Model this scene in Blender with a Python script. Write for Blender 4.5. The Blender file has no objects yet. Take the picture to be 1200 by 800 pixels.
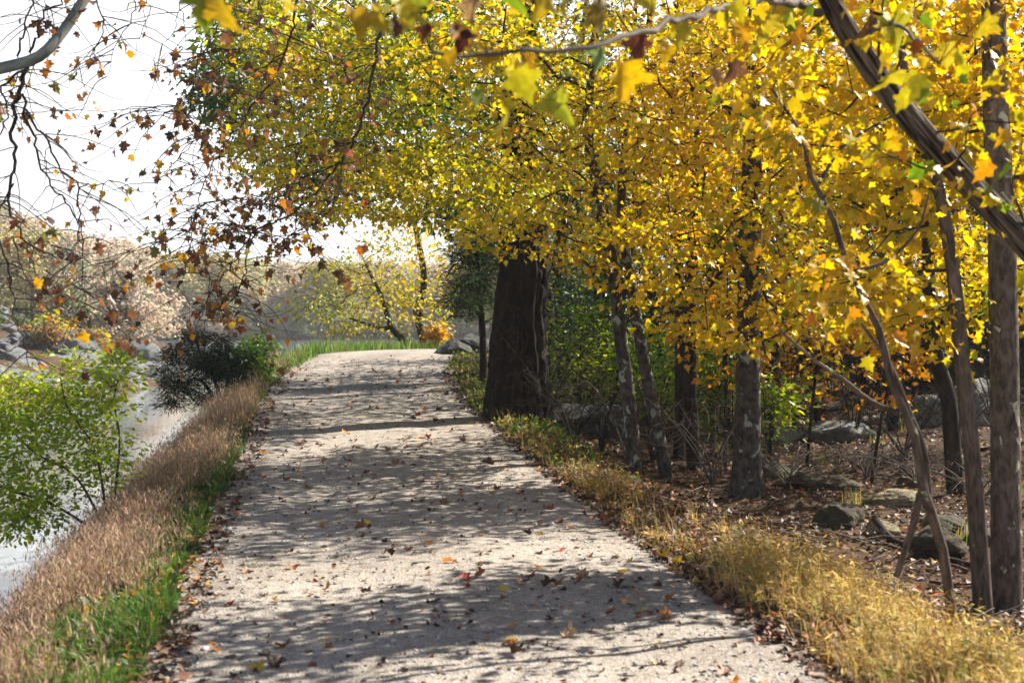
import bpy, math, random
import numpy as np
from mathutils import Vector

SEED = 7
R = np.random.default_rng(SEED)
random.seed(SEED)
scene = bpy.context.scene
COL = scene.collection
RES_F = 1667.0            # focal length in pixels of a 1200 px wide frame
YAW, PITCH = math.radians(8.02), math.radians(1.03)
EYE = np.array([0.0, 0.0, 1.66])
SUN_AZ, SUN_EL = math.radians(64.0), math.radians(41.0)   # azimuth clockwise from +Y

# ------------------------------------------------------------------ camera geometry helpers
_fw = np.array([math.sin(YAW) * math.cos(PITCH), math.cos(YAW) * math.cos(PITCH), -math.sin(PITCH)])
_rt = np.array([math.cos(YAW), -math.sin(YAW), 0.0])
_up = np.cross(_rt, _fw)


def at(px, py, Y):
    """World point that lies Y metres down the path and is seen at photo pixel (px, py)."""
    d = _fw * RES_F + _rt * (px - 600.0) - _up * (py - 400.0)
    return EYE + d * (Y / d[1])


def px_m(Y):
    return Y / RES_F


# ------------------------------------------------------------------ noise
def _hash(ix, iy, iz, s):
    h = (ix.astype(np.int64) * 374761393 + iy.astype(np.int64) * 668265263 + iz.astype(np.int64) * 2147483647 + s * 1274126177) & 0xFFFFFFFF
    h = ((h ^ (h >> 13)) * 1274126177) & 0xFFFFFFFF
    h = (h ^ (h >> 16)) & 0xFFFFFFFF
    return h / 4294967295.0


def vnoise(P, s=0):
    P = np.asarray(P, float)
    i = np.floor(P)
    f = P - i
    f = f * f * (3 - 2 * f)
    ix, iy, iz = i[..., 0], i[..., 1], i[..., 2]
    out = 0
    for a in (0, 1):
        for b in (0, 1):
            for c in (0, 1):
                w = (f[..., 0] if a else 1 - f[..., 0]) * (f[..., 1] if b else 1 - f[..., 1]) * (f[..., 2] if c else 1 - f[..., 2])
                out = out + w * _hash(ix + a, iy + b, iz + c, s)
    return out * 2 - 1


def fbm(P, octv=4, s=0):
    P = np.asarray(P, float)
    o, a, t = 0, 1.0, 0
    for k in range(octv):
        o = o + a * vnoise(P * (2.03 ** k), s + k)
        t += a
        a *= 0.5
    return o / t


def n2(x, y, sc, octv=3, s=0):
    x = np.asarray(x, float)
    y = np.asarray(y, float)
    return fbm(np.stack([x * sc, y * sc, np.zeros_like(x + y) + 0.37], -1), octv, s)


def sm(a, b, x):
    t = np.clip((np.asarray(x, float) - a) / (b - a), 0, 1)
    return t * t * (3 - 2 * t)


# ------------------------------------------------------------------ object helpers
def link(o, parent=None):
    COL.objects.link(o)
    if parent is not None:
        o.parent = parent
    return o


def tag(o, label=None, cat=None, group=None, kind=None):
    if label:
        o['label'] = label
    if cat:
        o['category'] = cat
    if group:
        o['group'] = group
    if kind:
        o['kind'] = kind
    return o


def empty(name, loc, label=None, cat=None, group=None):
    o = bpy.data.objects.new(name, None)
    o.empty_display_size = 0.1
    o.location = Vector(loc)
    return tag(link(o), label, cat, group)


class MB:
    """Collects numpy geometry and writes it as ONE mesh object."""

    def __init__(self):
        self.V, self.F, self.C, self.T, self.n = [], {3: [], 4: []}, {3: [], 4: []}, [], 0

    def add(self, V, F, col=None, tc=None):
        V = np.asarray(V, float).reshape(-1, 3)
        if not isinstance(F, (list, tuple)):
            F = [F]
        for f in F:
            f = np.asarray(f, np.int64)
            if len(f) == 0:
                continue
            k = f.shape[1]
            self.F[k].append(f + self.n)
            if col is None:
                c = np.ones((len(f), 3)) * 0.5
            else:
                c = np.asarray(col, float)
                if c.ndim == 1:
                    c = np.repeat(c[None], len(f), 0)
            self.C[k].append(c)
        self.V.append(V)
        self.T.append(np.zeros_like(V) if tc is None else np.asarray(tc, float))
        self.n += len(V)

    def build(self, name, mat, parent=None, smooth=False, origin=None, local=None):
        V = np.concatenate(self.V) if self.V else np.zeros((0, 3))
        T = np.concatenate(self.T) if self.T else np.zeros((0, 3))
        if local is not None:
            V = V - np.asarray(local)
        me = bpy.data.meshes.new(name)
        f3 = np.concatenate(self.F[3]) if self.F[3] else np.zeros((0, 3), np.int64)
        f4 = np.concatenate(self.F[4]) if self.F[4] else np.zeros((0, 4), np.int64)
        c = np.concatenate((self.C[3] + self.C[4]) or [np.zeros((0, 3))])
        me.vertices.add(len(V))
        me.vertices.foreach_set('co', V.astype(np.float32).ravel())
        loops = np.concatenate([f3.ravel(), f4.ravel()]).astype(np.int32)
        me.loops.add(len(loops))
        me.loops.foreach_set('vertex_index', loops)
        nf = len(f3) + len(f4)
        me.polygons.add(nf)
        starts = np.concatenate([np.arange(len(f3)) * 3, len(f3) * 3 + np.arange(len(f4)) * 4]).astype(np.int32)
        me.polygons.foreach_set('loop_start', starts)
        me.update(calc_edges=True)
        me.validate()
        if nf == len(me.polygons):
            a = me.attributes.new('Col', 'FLOAT_COLOR', 'FACE')
            a.data.foreach_set('color', np.concatenate([c, np.ones((nf, 1))], 1).astype(np.float32).ravel())
        if np.any(T):
            a = me.attributes.new('tc', 'FLOAT_VECTOR', 'POINT')
            a.data.foreach_set('vector', T.astype(np.float32).ravel())
        if smooth:
            me.polygons.foreach_set('use_smooth', np.ones(len(me.polygons), bool))
        me.materials.append(mat)
        o = bpy.data.objects.new(name, me)
        if origin is not None:
            o.location = Vector(origin)
        return link(o, parent)


def tube(mb, pts, rad, seg=8, wob=0.0, flare=None, capend=True, ridge=None):
    pts = np.asarray(pts, float)
    n = len(pts)
    rad = np.broadcast_to(np.asarray(rad, float), (n,))
    t = np.gradient(pts, axis=0)
    t /= np.linalg.norm(t, axis=1)[:, None] + 1e-9
    ref = np.array([0.0, 0, 1]) if abs(t[0, 2]) < 0.8 else np.array([1.0, 0, 0])
    u = np.cross(t[0], ref)
    u /= np.linalg.norm(u)
    L = np.concatenate([[0], np.cumsum(np.linalg.norm(np.diff(pts, axis=0), axis=1))])
    a = np.arange(seg) / seg * 2 * math.pi
    V, T = [], []
    ph = R.random(3) * 50
    for i in range(n):
        u = u - t[i] * np.dot(u, t[i])
        u /= np.linalg.norm(u) + 1e-9
        w = np.cross(t[i], u)
        rr = rad[i] * np.ones(seg)
        if wob:
            rr = rr * (1 + wob * fbm(np.stack([np.cos(a) * 1.3 + ph[0], np.sin(a) * 1.3 + ph[1], np.full(seg, L[i] * 1.6 + ph[2])], -1), 3))
        if flare is not None:
            rr = rr * flare(a, L[i])
        if ridge is not None:
            q = np.stack([np.cos(a) * ridge[1] + ph[0], np.sin(a) * ridge[1] + ph[1], np.full(seg, L[i] * ridge[2] + ph[2])], -1)
            q = q + 0.5 * np.stack([vnoise(q * 0.7 + 9), vnoise(q * 0.7 + 19), vnoise(q * 0.7 + 29)], -1)
            rr = rr - ridge[0] * (1 - np.minimum(1, 3.2 * np.abs(vnoise(q, 3)))) + 0.3 * ridge[0] * vnoise(q * 2.7, 4)
        ring = pts[i] + np.cos(a)[:, None] * u * rr[:, None] + np.sin(a)[:, None] * w * rr[:, None]
        V.append(ring)
        T.append(np.stack([np.cos(a) * rr + ph[0], np.sin(a) * rr + ph[1], np.full(seg, L[i] + ph[2])], -1))
    V = np.concatenate(V)
    T = np.concatenate(T)
    i = np.arange(n - 1)[:, None] * seg
    j = np.arange(seg)[None]
    k = (j + 1) % seg
    F = np.stack([i + j, i + k, i + seg + k, i + seg + j], -1).reshape(-1, 4)
    fs = [F]
    if capend:
        V = np.concatenate([V, pts[-1:] + t[-1:] * rad[-1]])
        T = np.concatenate([T, T[-1:]])
        b = (n - 1) * seg
        fs.append(np.stack([b + np.arange(seg), b + (np.arange(seg) + 1) % seg, np.full(seg, n * seg)], -1))
    cols = np.ones(3) * 0.5
    mb.add(V, fs, cols, T)


def smooth_line(P, step):
    """Catmull-Rom through control points, resampled at about STEP metres."""
    P = np.asarray(P, float)
    Q = np.concatenate([2 * P[:1] - P[1:2], P, 2 * P[-1:] - P[-2:-1]])
    out = []
    for i in range(1, len(Q) - 2):
        p0, p1, p2, p3 = Q[i - 1], Q[i], Q[i + 1], Q[i + 2]
        m = max(2, int(np.linalg.norm((p2 - p1)[:3]) / step) + 1)
        t = (np.arange(m) / m)[:, None]
        out.append(0.5 * ((2 * p1) + (-p0 + p2) * t + (2 * p0 - 5 * p1 + 4 * p2 - p3) * t ** 2 + (-p0 + 3 * p1 - 3 * p2 + p3) * t ** 3))
    out.append(P[-1:])
    return np.concatenate(out)


# ------------------------------------------------------------------ materials
class NT:
    def __init__(self, name):
        self.m = bpy.data.materials.new(name)
        self.m.use_nodes = True
        self.t = self.m.node_tree
        self.t.nodes.clear()
        self.out = self.n('ShaderNodeOutputMaterial')

    def n(self, typ, **kw):
        nd = self.t.nodes.new(typ)
        for k, v in kw.items():
            if k.startswith('i_'):
                nd.inputs[k[2:].replace('_', ' ')].default_value = v
            else:
                setattr(nd, k, v)
        return nd

    def l(self, a, b):
        self.t.links.new(a, b)

    def noise(self, vec, scale, detail=4.0, rough=0.55, dist=0.0):
        nd = self.n('ShaderNodeTexNoise')
        nd.inputs['Scale'].default_value = scale
        nd.inputs['Detail'].default_value = detail
        nd.inputs['Roughness'].default_value = rough
        nd.inputs['Distortion'].default_value = dist
        if vec is not None:
            self.l(vec, nd.inputs['Vector'])
        return nd.outputs['Fac']

    def ramp(self, fac, stops, interp='LINEAR'):
        nd = self.n('ShaderNodeValToRGB')
        nd.color_ramp.interpolation = interp
        e = nd.color_ramp.elements
        while len(e) < len(stops):
            e.new(0.5)
        for el, (p, c) in zip(e, stops):
            el.position = p
            el.color = (c, c, c, 1) if not hasattr(c, '__len__') else (*c, 1)
        self.l(fac, nd.inputs['Fac'])
        return nd.outputs['Color']

    def mix(self, fac, a, b, blend='MIX'):
        nd = self.n('ShaderNodeMix', data_type='RGBA', blend_type=blend)
        for s, v in ((nd.inputs[0], fac), (nd.inputs[6], a), (nd.inputs[7], b)):
            if hasattr(v, 'is_linked') or hasattr(v, 'links'):
                self.l(v, s)
            elif hasattr(v, '__len__'):
                s.default_value = (*v, 1) if len(v) == 3 else v
            else:
                s.default_value = v
        return nd.outputs[2]

    def mapping(self, vec, sc):
        nd = self.n('ShaderNodeMapping')
        nd.inputs['Scale'].default_value = sc
        self.l(vec, nd.inputs['Vector'])
        return nd.outputs['Vector']

    def bump(self, h, strength, dist, normal=None):
        nd = self.n('ShaderNodeBump')
        nd.inputs['Strength'].default_value = strength
        nd.inputs['Distance'].default_value = dist
        self.l(h, nd.inputs['Height'])
        if normal is not None:
            self.l(normal, nd.inputs['Normal'])
        return nd.outputs['Normal']

    def bsdf(self, col, rough=0.8, normal=None, spec=0.3):
        nd = self.n('ShaderNodeBsdfPrincipled')
        if hasattr(col, 'links'):
            self.l(col, nd.inputs['Base Color'])
        else:
            nd.inputs['Base Color'].default_value = (*col, 1)
        if hasattr(rough, 'links'):
            self.l(rough, nd.inputs['Roughness'])
        else:
            nd.inputs['Roughness'].default_value = rough
        nd.inputs['Specular IOR Level'].default_value = spec
        if normal is not None:
            self.l(normal, nd.inputs['Normal'])
        return nd.outputs['BSDF']

    def done(self, sh):
        self.l(sh, self.out.inputs['Surface'])
        return self.m


def leaf_mat(name, trans=0.45, spec=0.35, rough=0.5, sat=1.0, mott=0.0, gain=1.0):
    t = NT(name)
    a = t.n('ShaderNodeAttribute', attribute_name='Col')
    c = a.outputs['Color']
    if mott:
        g = t.n('ShaderNodeTexCoord').outputs['Object']
        f = t.ramp(t.noise(g, mott, 3), [(0.35, 0.72), (0.65, 1.12)])
        c = t.mix(1.0, c, f, 'MULTIPLY')
    b = t.bsdf(c, rough, None, spec)
    tr = t.n('ShaderNodeBsdfTranslucent')
    hs = t.n('ShaderNodeHueSaturation')
    hs.inputs['Saturation'].default_value = sat
    hs.inputs['Value'].default_value = gain
    t.l(c, hs.inputs['Color'])
    t.l(hs.outputs['Color'], tr.inputs['Color'])
    mx = t.n('ShaderNodeMixShader')
    mx.inputs[0].default_value = trans
    t.l(b, mx.inputs[1])
    t.l(tr.outputs[0], mx.inputs[2])
    return t.done(mx.outputs[0])


def bark_mat(name, dark, light, ridge=(26, 26, 3.0), lichen=0.0, lichcol=(0.42, 0.44, 0.36), bumpd=0.02, lo=0.36, hi=0.66):
    t = NT(name)
    v = t.n('ShaderNodeAttribute', attribute_name='tc').outputs['Vector']
    f = t.noise(t.mapping(v, ridge), 1.0, 6, 0.62, 0.4)
    big = t.noise(t.mapping(v, (3.5, 3.5, 1.2)), 1.0, 4)
    c = t.ramp(f, [(lo, dark), (hi, light)])
    c = t.mix(1.0, c, t.ramp(big, [(0.3, 0.62), (0.7, 1.18)]), 'MULTIPLY')
    if lichen:
        w = t.noise(t.mapping(v, (8, 8, 7)), 1.0, 4, 0.5, 0.5)
        m = t.ramp(w, [(0.72 - lichen * 0.22, 0.0), (0.76 - lichen * 0.22, 1.0)])
        c = t.mix(m, c, lichcol)
    h = t.mix(0.25, f, t.noise(t.mapping(v, (60, 60, 30)), 1.0, 4))
    return t.done(t.bsdf(c, 0.9, t.bump(h, 0.9, bumpd), 0.15))


def mat_ground():
    t = NT('forest_soil')
    g = t.n('ShaderNodeTexCoord').outputs['Object']
    n1 = t.noise(g, 1.1, 6, 0.6)
    n3 = t.noise(g, 22, 5, 0.65)
    c = t.ramp(n3, [(0.3, (0.020, 0.012, 0.008)), (0.5, (0.060, 0.035, 0.022)), (0.72, (0.13, 0.075, 0.045))])
    c = t.mix(t.ramp(n1, [(0.42, 0.0), (0.62, 0.7)]), c, t.ramp(t.noise(g, 40, 4), [(0.3, (0.05, 0.035, 0.02)), (0.7, (0.15, 0.11, 0.06))]))
    return t.done(t.bsdf(c, 0.95, t.bump(n3, 0.8, 0.04), 0.1))


def mat_gravel():
    t = NT('crushed_gravel')
    g = t.n('ShaderNodeTexCoord').outputs['Object']
    vo = t.n('ShaderNodeTexVoronoi')
    vo.inputs['Scale'].default_value = 75
    vo.inputs['Randomness'].default_value = 1.0
    t.l(g, vo.inputs['Vector'])
    v2 = t.n('ShaderNodeTexVoronoi')
    v2.inputs['Scale'].default_value = 28
    t.l(g, v2.inputs['Vector'])
    big = t.noise(g, 0.9, 5, 0.6)
    mid = t.noise(g, 9, 5, 0.65)
    fin = t.noise(g, 130, 3, 0.7)
    c = t.ramp(fin, [(0.25, (0.20, 0.185, 0.17)), (0.5, (0.35, 0.325, 0.30)), (0.75, (0.50, 0.475, 0.44))])
    sep = t.n('ShaderNodeSeparateColor')
    t.l(vo.outputs['Color'], sep.inputs[0])
    c = t.mix(0.75, c, t.ramp(sep.outputs[0], [(0.0, 0.62), (0.55, 0.95), (1.0, 1.3)]), 'MULTIPLY')
    sep2 = t.n('ShaderNodeSeparateColor')
    t.l(v2.outputs['Color'], sep2.inputs[0])
    c = t.mix(0.5, c, t.ramp(sep2.outputs[1], [(0.0, 0.75), (1.0, 1.2)]), 'MULTIPLY')
    c = t.mix(1.0, c, t.ramp(mid, [(0.3, 0.74), (0.62, 1.08)]), 'MULTIPLY')
    c = t.mix(1.0, c, t.ramp(big, [(0.32, (0.80, 0.77, 0.74)), (0.66, (1.08, 1.06, 1.04))]), 'MULTIPLY')
    c = t.mix(1.0, c, t.n('ShaderNodeAttribute', attribute_name='Col').outputs['Color'], 'MULTIPLY')
    h = t.mix(0.45, vo.outputs['Distance'], mid)
    h = t.mix(0.3, h, fin)
    return t.done(t.bsdf(c, 0.93, t.bump(h, 0.75, 0.022), 0.15))


def mat_rock(name, a, b, c_, sc=1.0, moss=None, bump=0.05):
    t = NT(name)
    g = t.n('ShaderNodeTexCoord').outputs['Object']
    n1 = t.noise(t.mapping(g, (1.0, 1.0, 2.2)), 2.2 * sc, 7, 0.65, 0.5)
    n3 = t.noise(g, 17 * sc, 5, 0.65)
    col = t.ramp(n1, [(0.3, a), (0.5, b), (0.7, c_)])
    col = t.mix(1.0, col, t.ramp(n3, [(0.3, 0.68), (0.7, 1.15)]), 'MULTIPLY')
    if moss:
        col = t.mix(t.ramp(t.noise(g, 3.4 * sc, 5, 0.7), [(0.5, 0.0), (0.6, 0.85)]), col, moss)
    h = t.mix(0.35, n1, n3)
    return t.done(t.bsdf(col, 0.85, t.bump(h, 0.9, bump), 0.25))


def mat_flatcol(name, rough=0.85, spec=0.2):
    t = NT(name)
    g = t.n('ShaderNodeTexCoord').outputs['Object']
    a = t.n('ShaderNodeAttribute', attribute_name='Col')
    c = t.mix(1.0, a.outputs['Color'], t.ramp(t.noise(g, 60, 3), [(0.3, 0.75), (0.7, 1.15)]), 'MULTIPLY')
    return t.done(t.bsdf(c, rough, None, spec))


def mat_water():
    t = NT('river_water')
    g = t.n('ShaderNodeTexCoord').outputs['Object']
    h = t.mix(0.5, t.noise(t.mapping(g, (1.0, 0.55, 1)), 1.6, 4, 0.5), t.noise(g, 6.0, 3))
    nd = t.n('ShaderNodeBsdfPrincipled')
    nd.inputs['Base Color'].default_value = (0.20, 0.22, 0.225, 1)
    nd.inputs['Roughness'].default_value = 0.06
    nd.inputs['IOR'].default_value = 1.33
    nd.inputs['Specular IOR Level'].default_value = 0.5
    t.l(t.bump(h, 0.06, 0.04), nd.inputs['Normal'])
    return t.done(nd.outputs[0])


M = {}
M['ground'] = mat_ground()
M['gravel'] = mat_gravel()
M['water'] = mat_water()
M['leaf'] = leaf_mat('autumn_leaf', 0.52, 0.45, 0.42, 1.06, 0, 1.0)
M['bigleaf'] = leaf_mat('mottled_leaf', 0.42, 0.3, 0.5, 1.05, 38)
M['leaf_far'] = leaf_mat('distant_foliage', 0.5, 0.2, 0.6, 1.0, 0, 1.15)
M['green'] = leaf_mat('green_leaf', 0.5, 0.4, 0.45, 1.1, 0, 1.15)
M['needle'] = leaf_mat('evergreen_needle', 0.15, 0.08, 0.8)
M['grass'] = leaf_mat('grass_blade', 0.45, 0.3, 0.55, 1.05)
M['dry'] = leaf_mat('dry_grass_blade', 0.4, 0.25, 0.6)
M['litter'] = leaf_mat('dead_leaf', 0.12, 0.3, 0.55, 1.0, 30)
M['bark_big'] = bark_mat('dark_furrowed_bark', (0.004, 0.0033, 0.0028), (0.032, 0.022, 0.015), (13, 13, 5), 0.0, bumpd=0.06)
M['bark_grey'] = bark_mat('grey_lichened_bark', (0.024, 0.020, 0.017), (0.115, 0.10, 0.088), (20, 20, 13), 0.55, (0.27, 0.30, 0.26), 0.012)
M['bark_pale'] = bark_mat('pale_brown_bark', (0.065, 0.048, 0.036), (0.225, 0.175, 0.14), (24, 24, 10), 0.36, (0.52, 0.52, 0.38), 0.012)
M['bark_sap'] = bark_mat('sapling_bark', (0.055, 0.040, 0.030), (0.19, 0.145, 0.115), (30, 30, 8), 0.2, (0.40, 0.42, 0.35), 0.006)
M['bark_ridge'] = bark_mat('ridged_striped_bark', (0.010, 0.007, 0.005), (0.20, 0.155, 0.12), (62, 62, 3.2), 0.0, bumpd=0.015, lo=0.42, hi=0.64)
M['bark_dark'] = bark_mat('dark_brown_bark', (0.010, 0.0075, 0.006), (0.055, 0.042, 0.032), (18, 18, 4), 0.28, (0.19, 0.22, 0.19), 0.015)
M['bark_syc'] = bark_mat('grey_green_smooth_bark', (0.10, 0.11, 0.095), (0.27, 0.28, 0.25), (9, 9, 4), 0.3, (0.46, 0.48, 0.44), 0.006)
M['twig'] = bark_mat('twig_bark', (0.016, 0.012, 0.009), (0.075, 0.057, 0.045), (40, 40, 10), 0.0, bumpd=0.004)
M['deadwood'] = bark_mat('weathered_wood', (0.06, 0.047, 0.038), (0.26, 0.22, 0.185), (34, 34, 3), 0.0, bumpd=0.012)
M['rock_shore'] = mat_rock('pale_shore_rock', (0.07, 0.073, 0.078), (0.18, 0.185, 0.19), (0.30, 0.30, 0.30), 1.3, None, 0.25)
M['rock_grey'] = mat_rock('grey_rock', (0.13, 0.13, 0.125), (0.24, 0.24, 0.225), (0.36, 0.355, 0.33), 2.2, (0.08, 0.09, 0.04), 0.08)
M['rock_brown'] = mat_rock('brown_rock', (0.03, 0.023, 0.016), (0.075, 0.057, 0.039), (0.15, 0.115, 0.078), 2.6, (0.055, 0.06, 0.022), 0.09)
M['rock_tan'] = mat_rock('tan_rock', (0.16, 0.125, 0.075), (0.29, 0.235, 0.145), (0.40, 0.34, 0.22), 2.4, (0.10, 0.10, 0.04), 0.08)
M['rock_dark'] = mat_rock('dark_rock', (0.03, 0.03, 0.03), (0.07, 0.07, 0.072), (0.13, 0.13, 0.13), 2.0, (0.04, 0.055, 0.025), 0.08)
M['pebble'] = mat_flatcol('pebble_stone')


# ------------------------------------------------------------------ terrain
def cx(y):
    y = np.asarray(y, float)
    q = np.clip(y - 20, 0, 40)
    r = np.clip(y - 31, 0, None)
    return 0.8 + 0.0045 * q ** 2 + 0.36 * np.clip(y - 60, 0, None) + 0.022 * np.clip(r, 0, 10) ** 2 + 0.44 * np.clip(r - 10, 0, None)


def cb(y):
    """Line that the river bank follows (it leaves the path beyond the crest)."""
    y = np.asarray(y, float)
    q = np.clip(y - 20, 0, 40)
    return 0.8 + 0.0045 * q ** 2 + 0.36 * np.clip(y - 60, 0, None)


def zp(y):
    y = np.asarray(y, float)
    up = 0.66 * (np.clip(y - 9, 0, 25) / 23) ** 1.6
    return up - 0.75 * sm(35.5, 66, y)


WATER_Z = -1.55


def zter(x, y):
    x = np.asarray(x, float)
    y = np.asarray(y, float)
    s = x - cx(y)
    nb = n2(x, y, 0.22, 3, 11)
    nl = n2(x, y, 1.1, 3, 12)
    P = zp(y)
    # left bank and channel
    sb = x - cb(y)
    sw = sb + 0.25 * nb * sm(-1.7, -2.4, sb)
    left = P - 0.05 * sm(-1.6, -2.0, sw) - (1.85 + P) * sm(-1.95, -4.2, sw) - 1.6 * sm(-4.2, -8.0, sw)
    left = left + 0.05 * nl * sm(-1.65, -2.6, s)
    # right verge, dip and rising rocky woods
    right = P * (1 - 0.35 * sm(3, 9, s)) - 0.28 * sm(1.9, 3.3, s) + 0.055 * np.clip(s - 5, 0, 40) + 0.10 * np.clip(s - 11, 0, 25) + (0.05 * nl + 0.16 * nb) * sm(2.0, 4.0, s)
    z = np.where(s < 0, left, right)
    # rocky point and hill beyond the channel, left
    xs = np.where(y < 64, -4.8 - (64 - y) * 0.24, -4.8 - (y - 64) * 0.12) + 1.0 * nb
    pen = -3.2 + 3.0 * sm(-1.0, 5.0, xs - x) + 1.5 * sm(3, 12, xs - x) + 0.27 * np.clip(xs - 8 - x, 0, 30) + 0.3 * nb
    far = -3.2 + 2.3 * sm(183, 193, y + 3 * nb) + 0.012 * np.clip(y - 197, 0, 220)
    return np.maximum(np.maximum(z, pen), far)


def drop(x, y):
    return np.array([x, y, float(zter(x, y))])


def build_grid(name, xs, ys, zf, mat, kind='structure', smooth=True, curve=False):
    S, Yg = np.meshgrid(xs, ys)
    X = S + cx(Yg) if curve else S
    Z = zf(X, Yg)
    V = np.stack([X, Yg, Z], -1).reshape(-1, 3)
    nx, ny = len(xs), len(ys)
    i = np.arange(ny - 1)[:, None] * nx
    j = np.arange(nx - 1)[None]
    F = np.stack([i + j, i + j + 1, i + nx + j + 1, i + nx + j], -1).reshape(-1, 4)
    mb = MB()
    mb.add(V, F)
    o = mb.build(name, mat, None, smooth)
    tag(o, kind=kind)
    return o


xs = np.unique(np.concatenate([np.linspace(-320, -60, 27), np.linspace(-60, -12, 49), np.linspace(-12, -5, 29), np.linspace(-5, 6, 111), np.linspace(6, 22, 81), np.linspace(22, 60, 39), np.linspace(60, 320, 27)]))
ys = np.unique(np.concatenate([np.linspace(-30, 2, 17), np.linspace(2, 24, 177), np.linspace(24, 60, 145), np.linspace(60, 110, 101), np.linspace(110, 205, 96), np.linspace(205, 420, 44)]))
g = build_grid('ground', xs, ys, zter, M['ground'], curve=True)
tag(g, 'leaf strewn soil of the woods and river banks', 'ground')

# gravel path: a sheet 4 mm above the ground, wandering edges
yy = np.concatenate([np.linspace(-12, 3, 60), np.linspace(3, 20, 340)[1:], np.linspace(20, 70, 300)[1:]])
uu = np.linspace(-1, 1, 61)
U, Yg = np.meshgrid(uu, yy)
wl = 1.66 + 0.13 * n2(Yg * 0 + 3, Yg, 0.9, 4, 21)
wr = 1.66 + 0.13 * n2(Yg * 0 + 9, Yg, 0.9, 4, 22)
S = np.where(U < 0, U * wl, U * wr)
X = S + cx(Yg)
Z = zter(X, Yg) + 0.006 + 0.018 * (1 - np.abs(U) ** 4) + 0.012 * n2(X, Yg, 1.2, 3, 24) * (1 - U ** 6) + 0.006 * n2(X, Yg, 6, 3, 25) * (1 - U ** 6)
Z -= 0.02 * np.exp(-((np.abs(S) - 0.75) / 0.28) ** 2)
Z = np.maximum(Z, zter(X, Yg) + 0.004)
V = np.stack([X, Yg, Z], -1).reshape(-1, 3)
ny, nx = U.shape
i = np.arange(ny - 1)[:, None] * nx
j = np.arange(nx - 1)[None]
mb = MB()
_s = S[:-1, :-1]
wear = 1.0 + 0.10 * np.exp(-((np.abs(_s) - 0.78) / 0.30) ** 2) - 0.13 * sm(1.15, 1.6, np.abs(_s)) - 0.05 * np.exp(-(_s / 0.25) ** 2) + 0.10 * n2(X[:-1, :-1], Yg[:-1, :-1], 0.55, 4, 27) + 0.08 * n2(X[:-1, :-1] * 2.5, Yg[:-1, :-1], 1.8, 3, 28)
_c = np.clip(wear, 0.6, 1.3).reshape(-1, 1) * np.array([[1.02, 0.985, 0.93]])
mb.add(V, np.stack([i + j, i + j + 1, i + nx + j + 1, i + nx + j], -1).reshape(-1, 4), _c)
tag(mb.build('path', M['gravel'], None, True), 'grey crushed gravel towpath running away along the river', 'path', kind='structure')

_py, _pz, _pu = yy, Z, uu


def zpath(x, y):
    s = float(x - cx(y))
    r = int(np.clip(np.searchsorted(yy, y), 0, len(yy) - 1))
    c = int(np.clip(np.searchsorted(S[r], s), 0, nx - 1))
    return max(Z[r, c], Z[max(r - 1, 0), c])


# water
mb = MB()
mb.add([[-320, -30, WATER_Z], [70, -30, WATER_Z], [70, 215, WATER_Z], [-320, 215, WATER_Z]], np.array([[0, 1, 2, 3]]))
tag(mb.build('water', M['water']), 'bright calm river water reflecting the pale sky', 'water', kind='structure')

# ------------------------------------------------------------------ leaves
def mirror(right, tip):
    right = np.array(right, float)
    return right, np.array(tip, float)


def tmpl_maple():
    r = [(0.0, 0.02), (0.13, -0.05), (0.30, -0.09), (0.27, 0.02), (0.30, 0.08), (0.23, 0.14), (0.36, 0.20), (0.56, 0.26), (0.46, 0.36), (0.47, 0.44), (0.33, 0.42), (0.22, 0.46), (0.25, 0.58), (0.29, 0.68), (0.19, 0.67), (0.15, 0.78), (0.06, 0.88), (0.0, 1.02)]
    l = [(-x * 0.96, y * 0.97 + 0.01) for x, y in r[1:-1]][::-1]
    o = np.array(r + l)
    n = len(o)
    c = np.array([0, 0.36])
    ring = c + (o - c) * 0.5
    P = np.concatenate([o, ring, [c]])
    F = [(n + k, n + (k + 1) % n, 2 * n) for k in range(n)]
    F += [(k, (k + 1) % n, n + (k + 1) % n) for k in range(n)] + [(k, n + (k + 1) % n, n + k) for k in range(n)]
    return P, np.array(F)


def tmpl_maple_s():
    r = [(0.0, 0.0), (0.27, -0.08), (0.24, 0.12), (0.54, 0.27), (0.42, 0.42), (0.24, 0.45), (0.29, 0.67), (0.13, 0.72), (0.0, 1.0)]
    l = [(-x, y) for x, y in r[1:-1]][::-1]
    o = np.array(r + l)
    n = len(o)
    P = np.concatenate([o, [[0, 0.36]]])
    F = [(k, (k + 1) % n, n) for k in range(n)]
    return P, np.array(F)


def tmpl_maple_mid():
    P = np.array([(0, 0), (0.26, -0.04), (0.48, 0.32), (0.2, 0.5), (0, 1.0), (-0.2, 0.5), (-0.48, 0.32), (-0.26, -0.04)])
    F = np.array([(0, 1, 2), (0, 2, 3), (0, 3, 4), (0, 4, 5), (0, 5, 6), (0, 6, 7)])
    return P, F


def tmpl_star():
    P = np.array([(0, 0), (0.42, 0.28), (0.14, 0.5), (0, 1.0), (-0.14, 0.5), (-0.42, 0.28)])
    F = np.array([(0, 1, 2, 3), (0, 3, 4, 5)])
    return P, F


def tmpl_oval():
    P = np.array([(0, 0), (0.26, 0.35), (0.2, 0.7), (0, 1.0), (-0.2, 0.7), (-0.26, 0.35)])
    F = np.array([(0, 1, 2, 3), (0, 3, 4, 5)])
    return P, F


def tmpl_lance():
    P = np.array([(0, 0), (0.085, 0.4), (0, 1.0), (-0.085, 0.4)])
    return P, np.array([(0, 1, 2, 3)])


def tmpl_rhomb():
    P = np.array([(0, 0), (0.36, 0.45), (0, 1.0), (-0.36, 0.45)])
    return P, np.array([(0, 1, 2, 3)])


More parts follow.
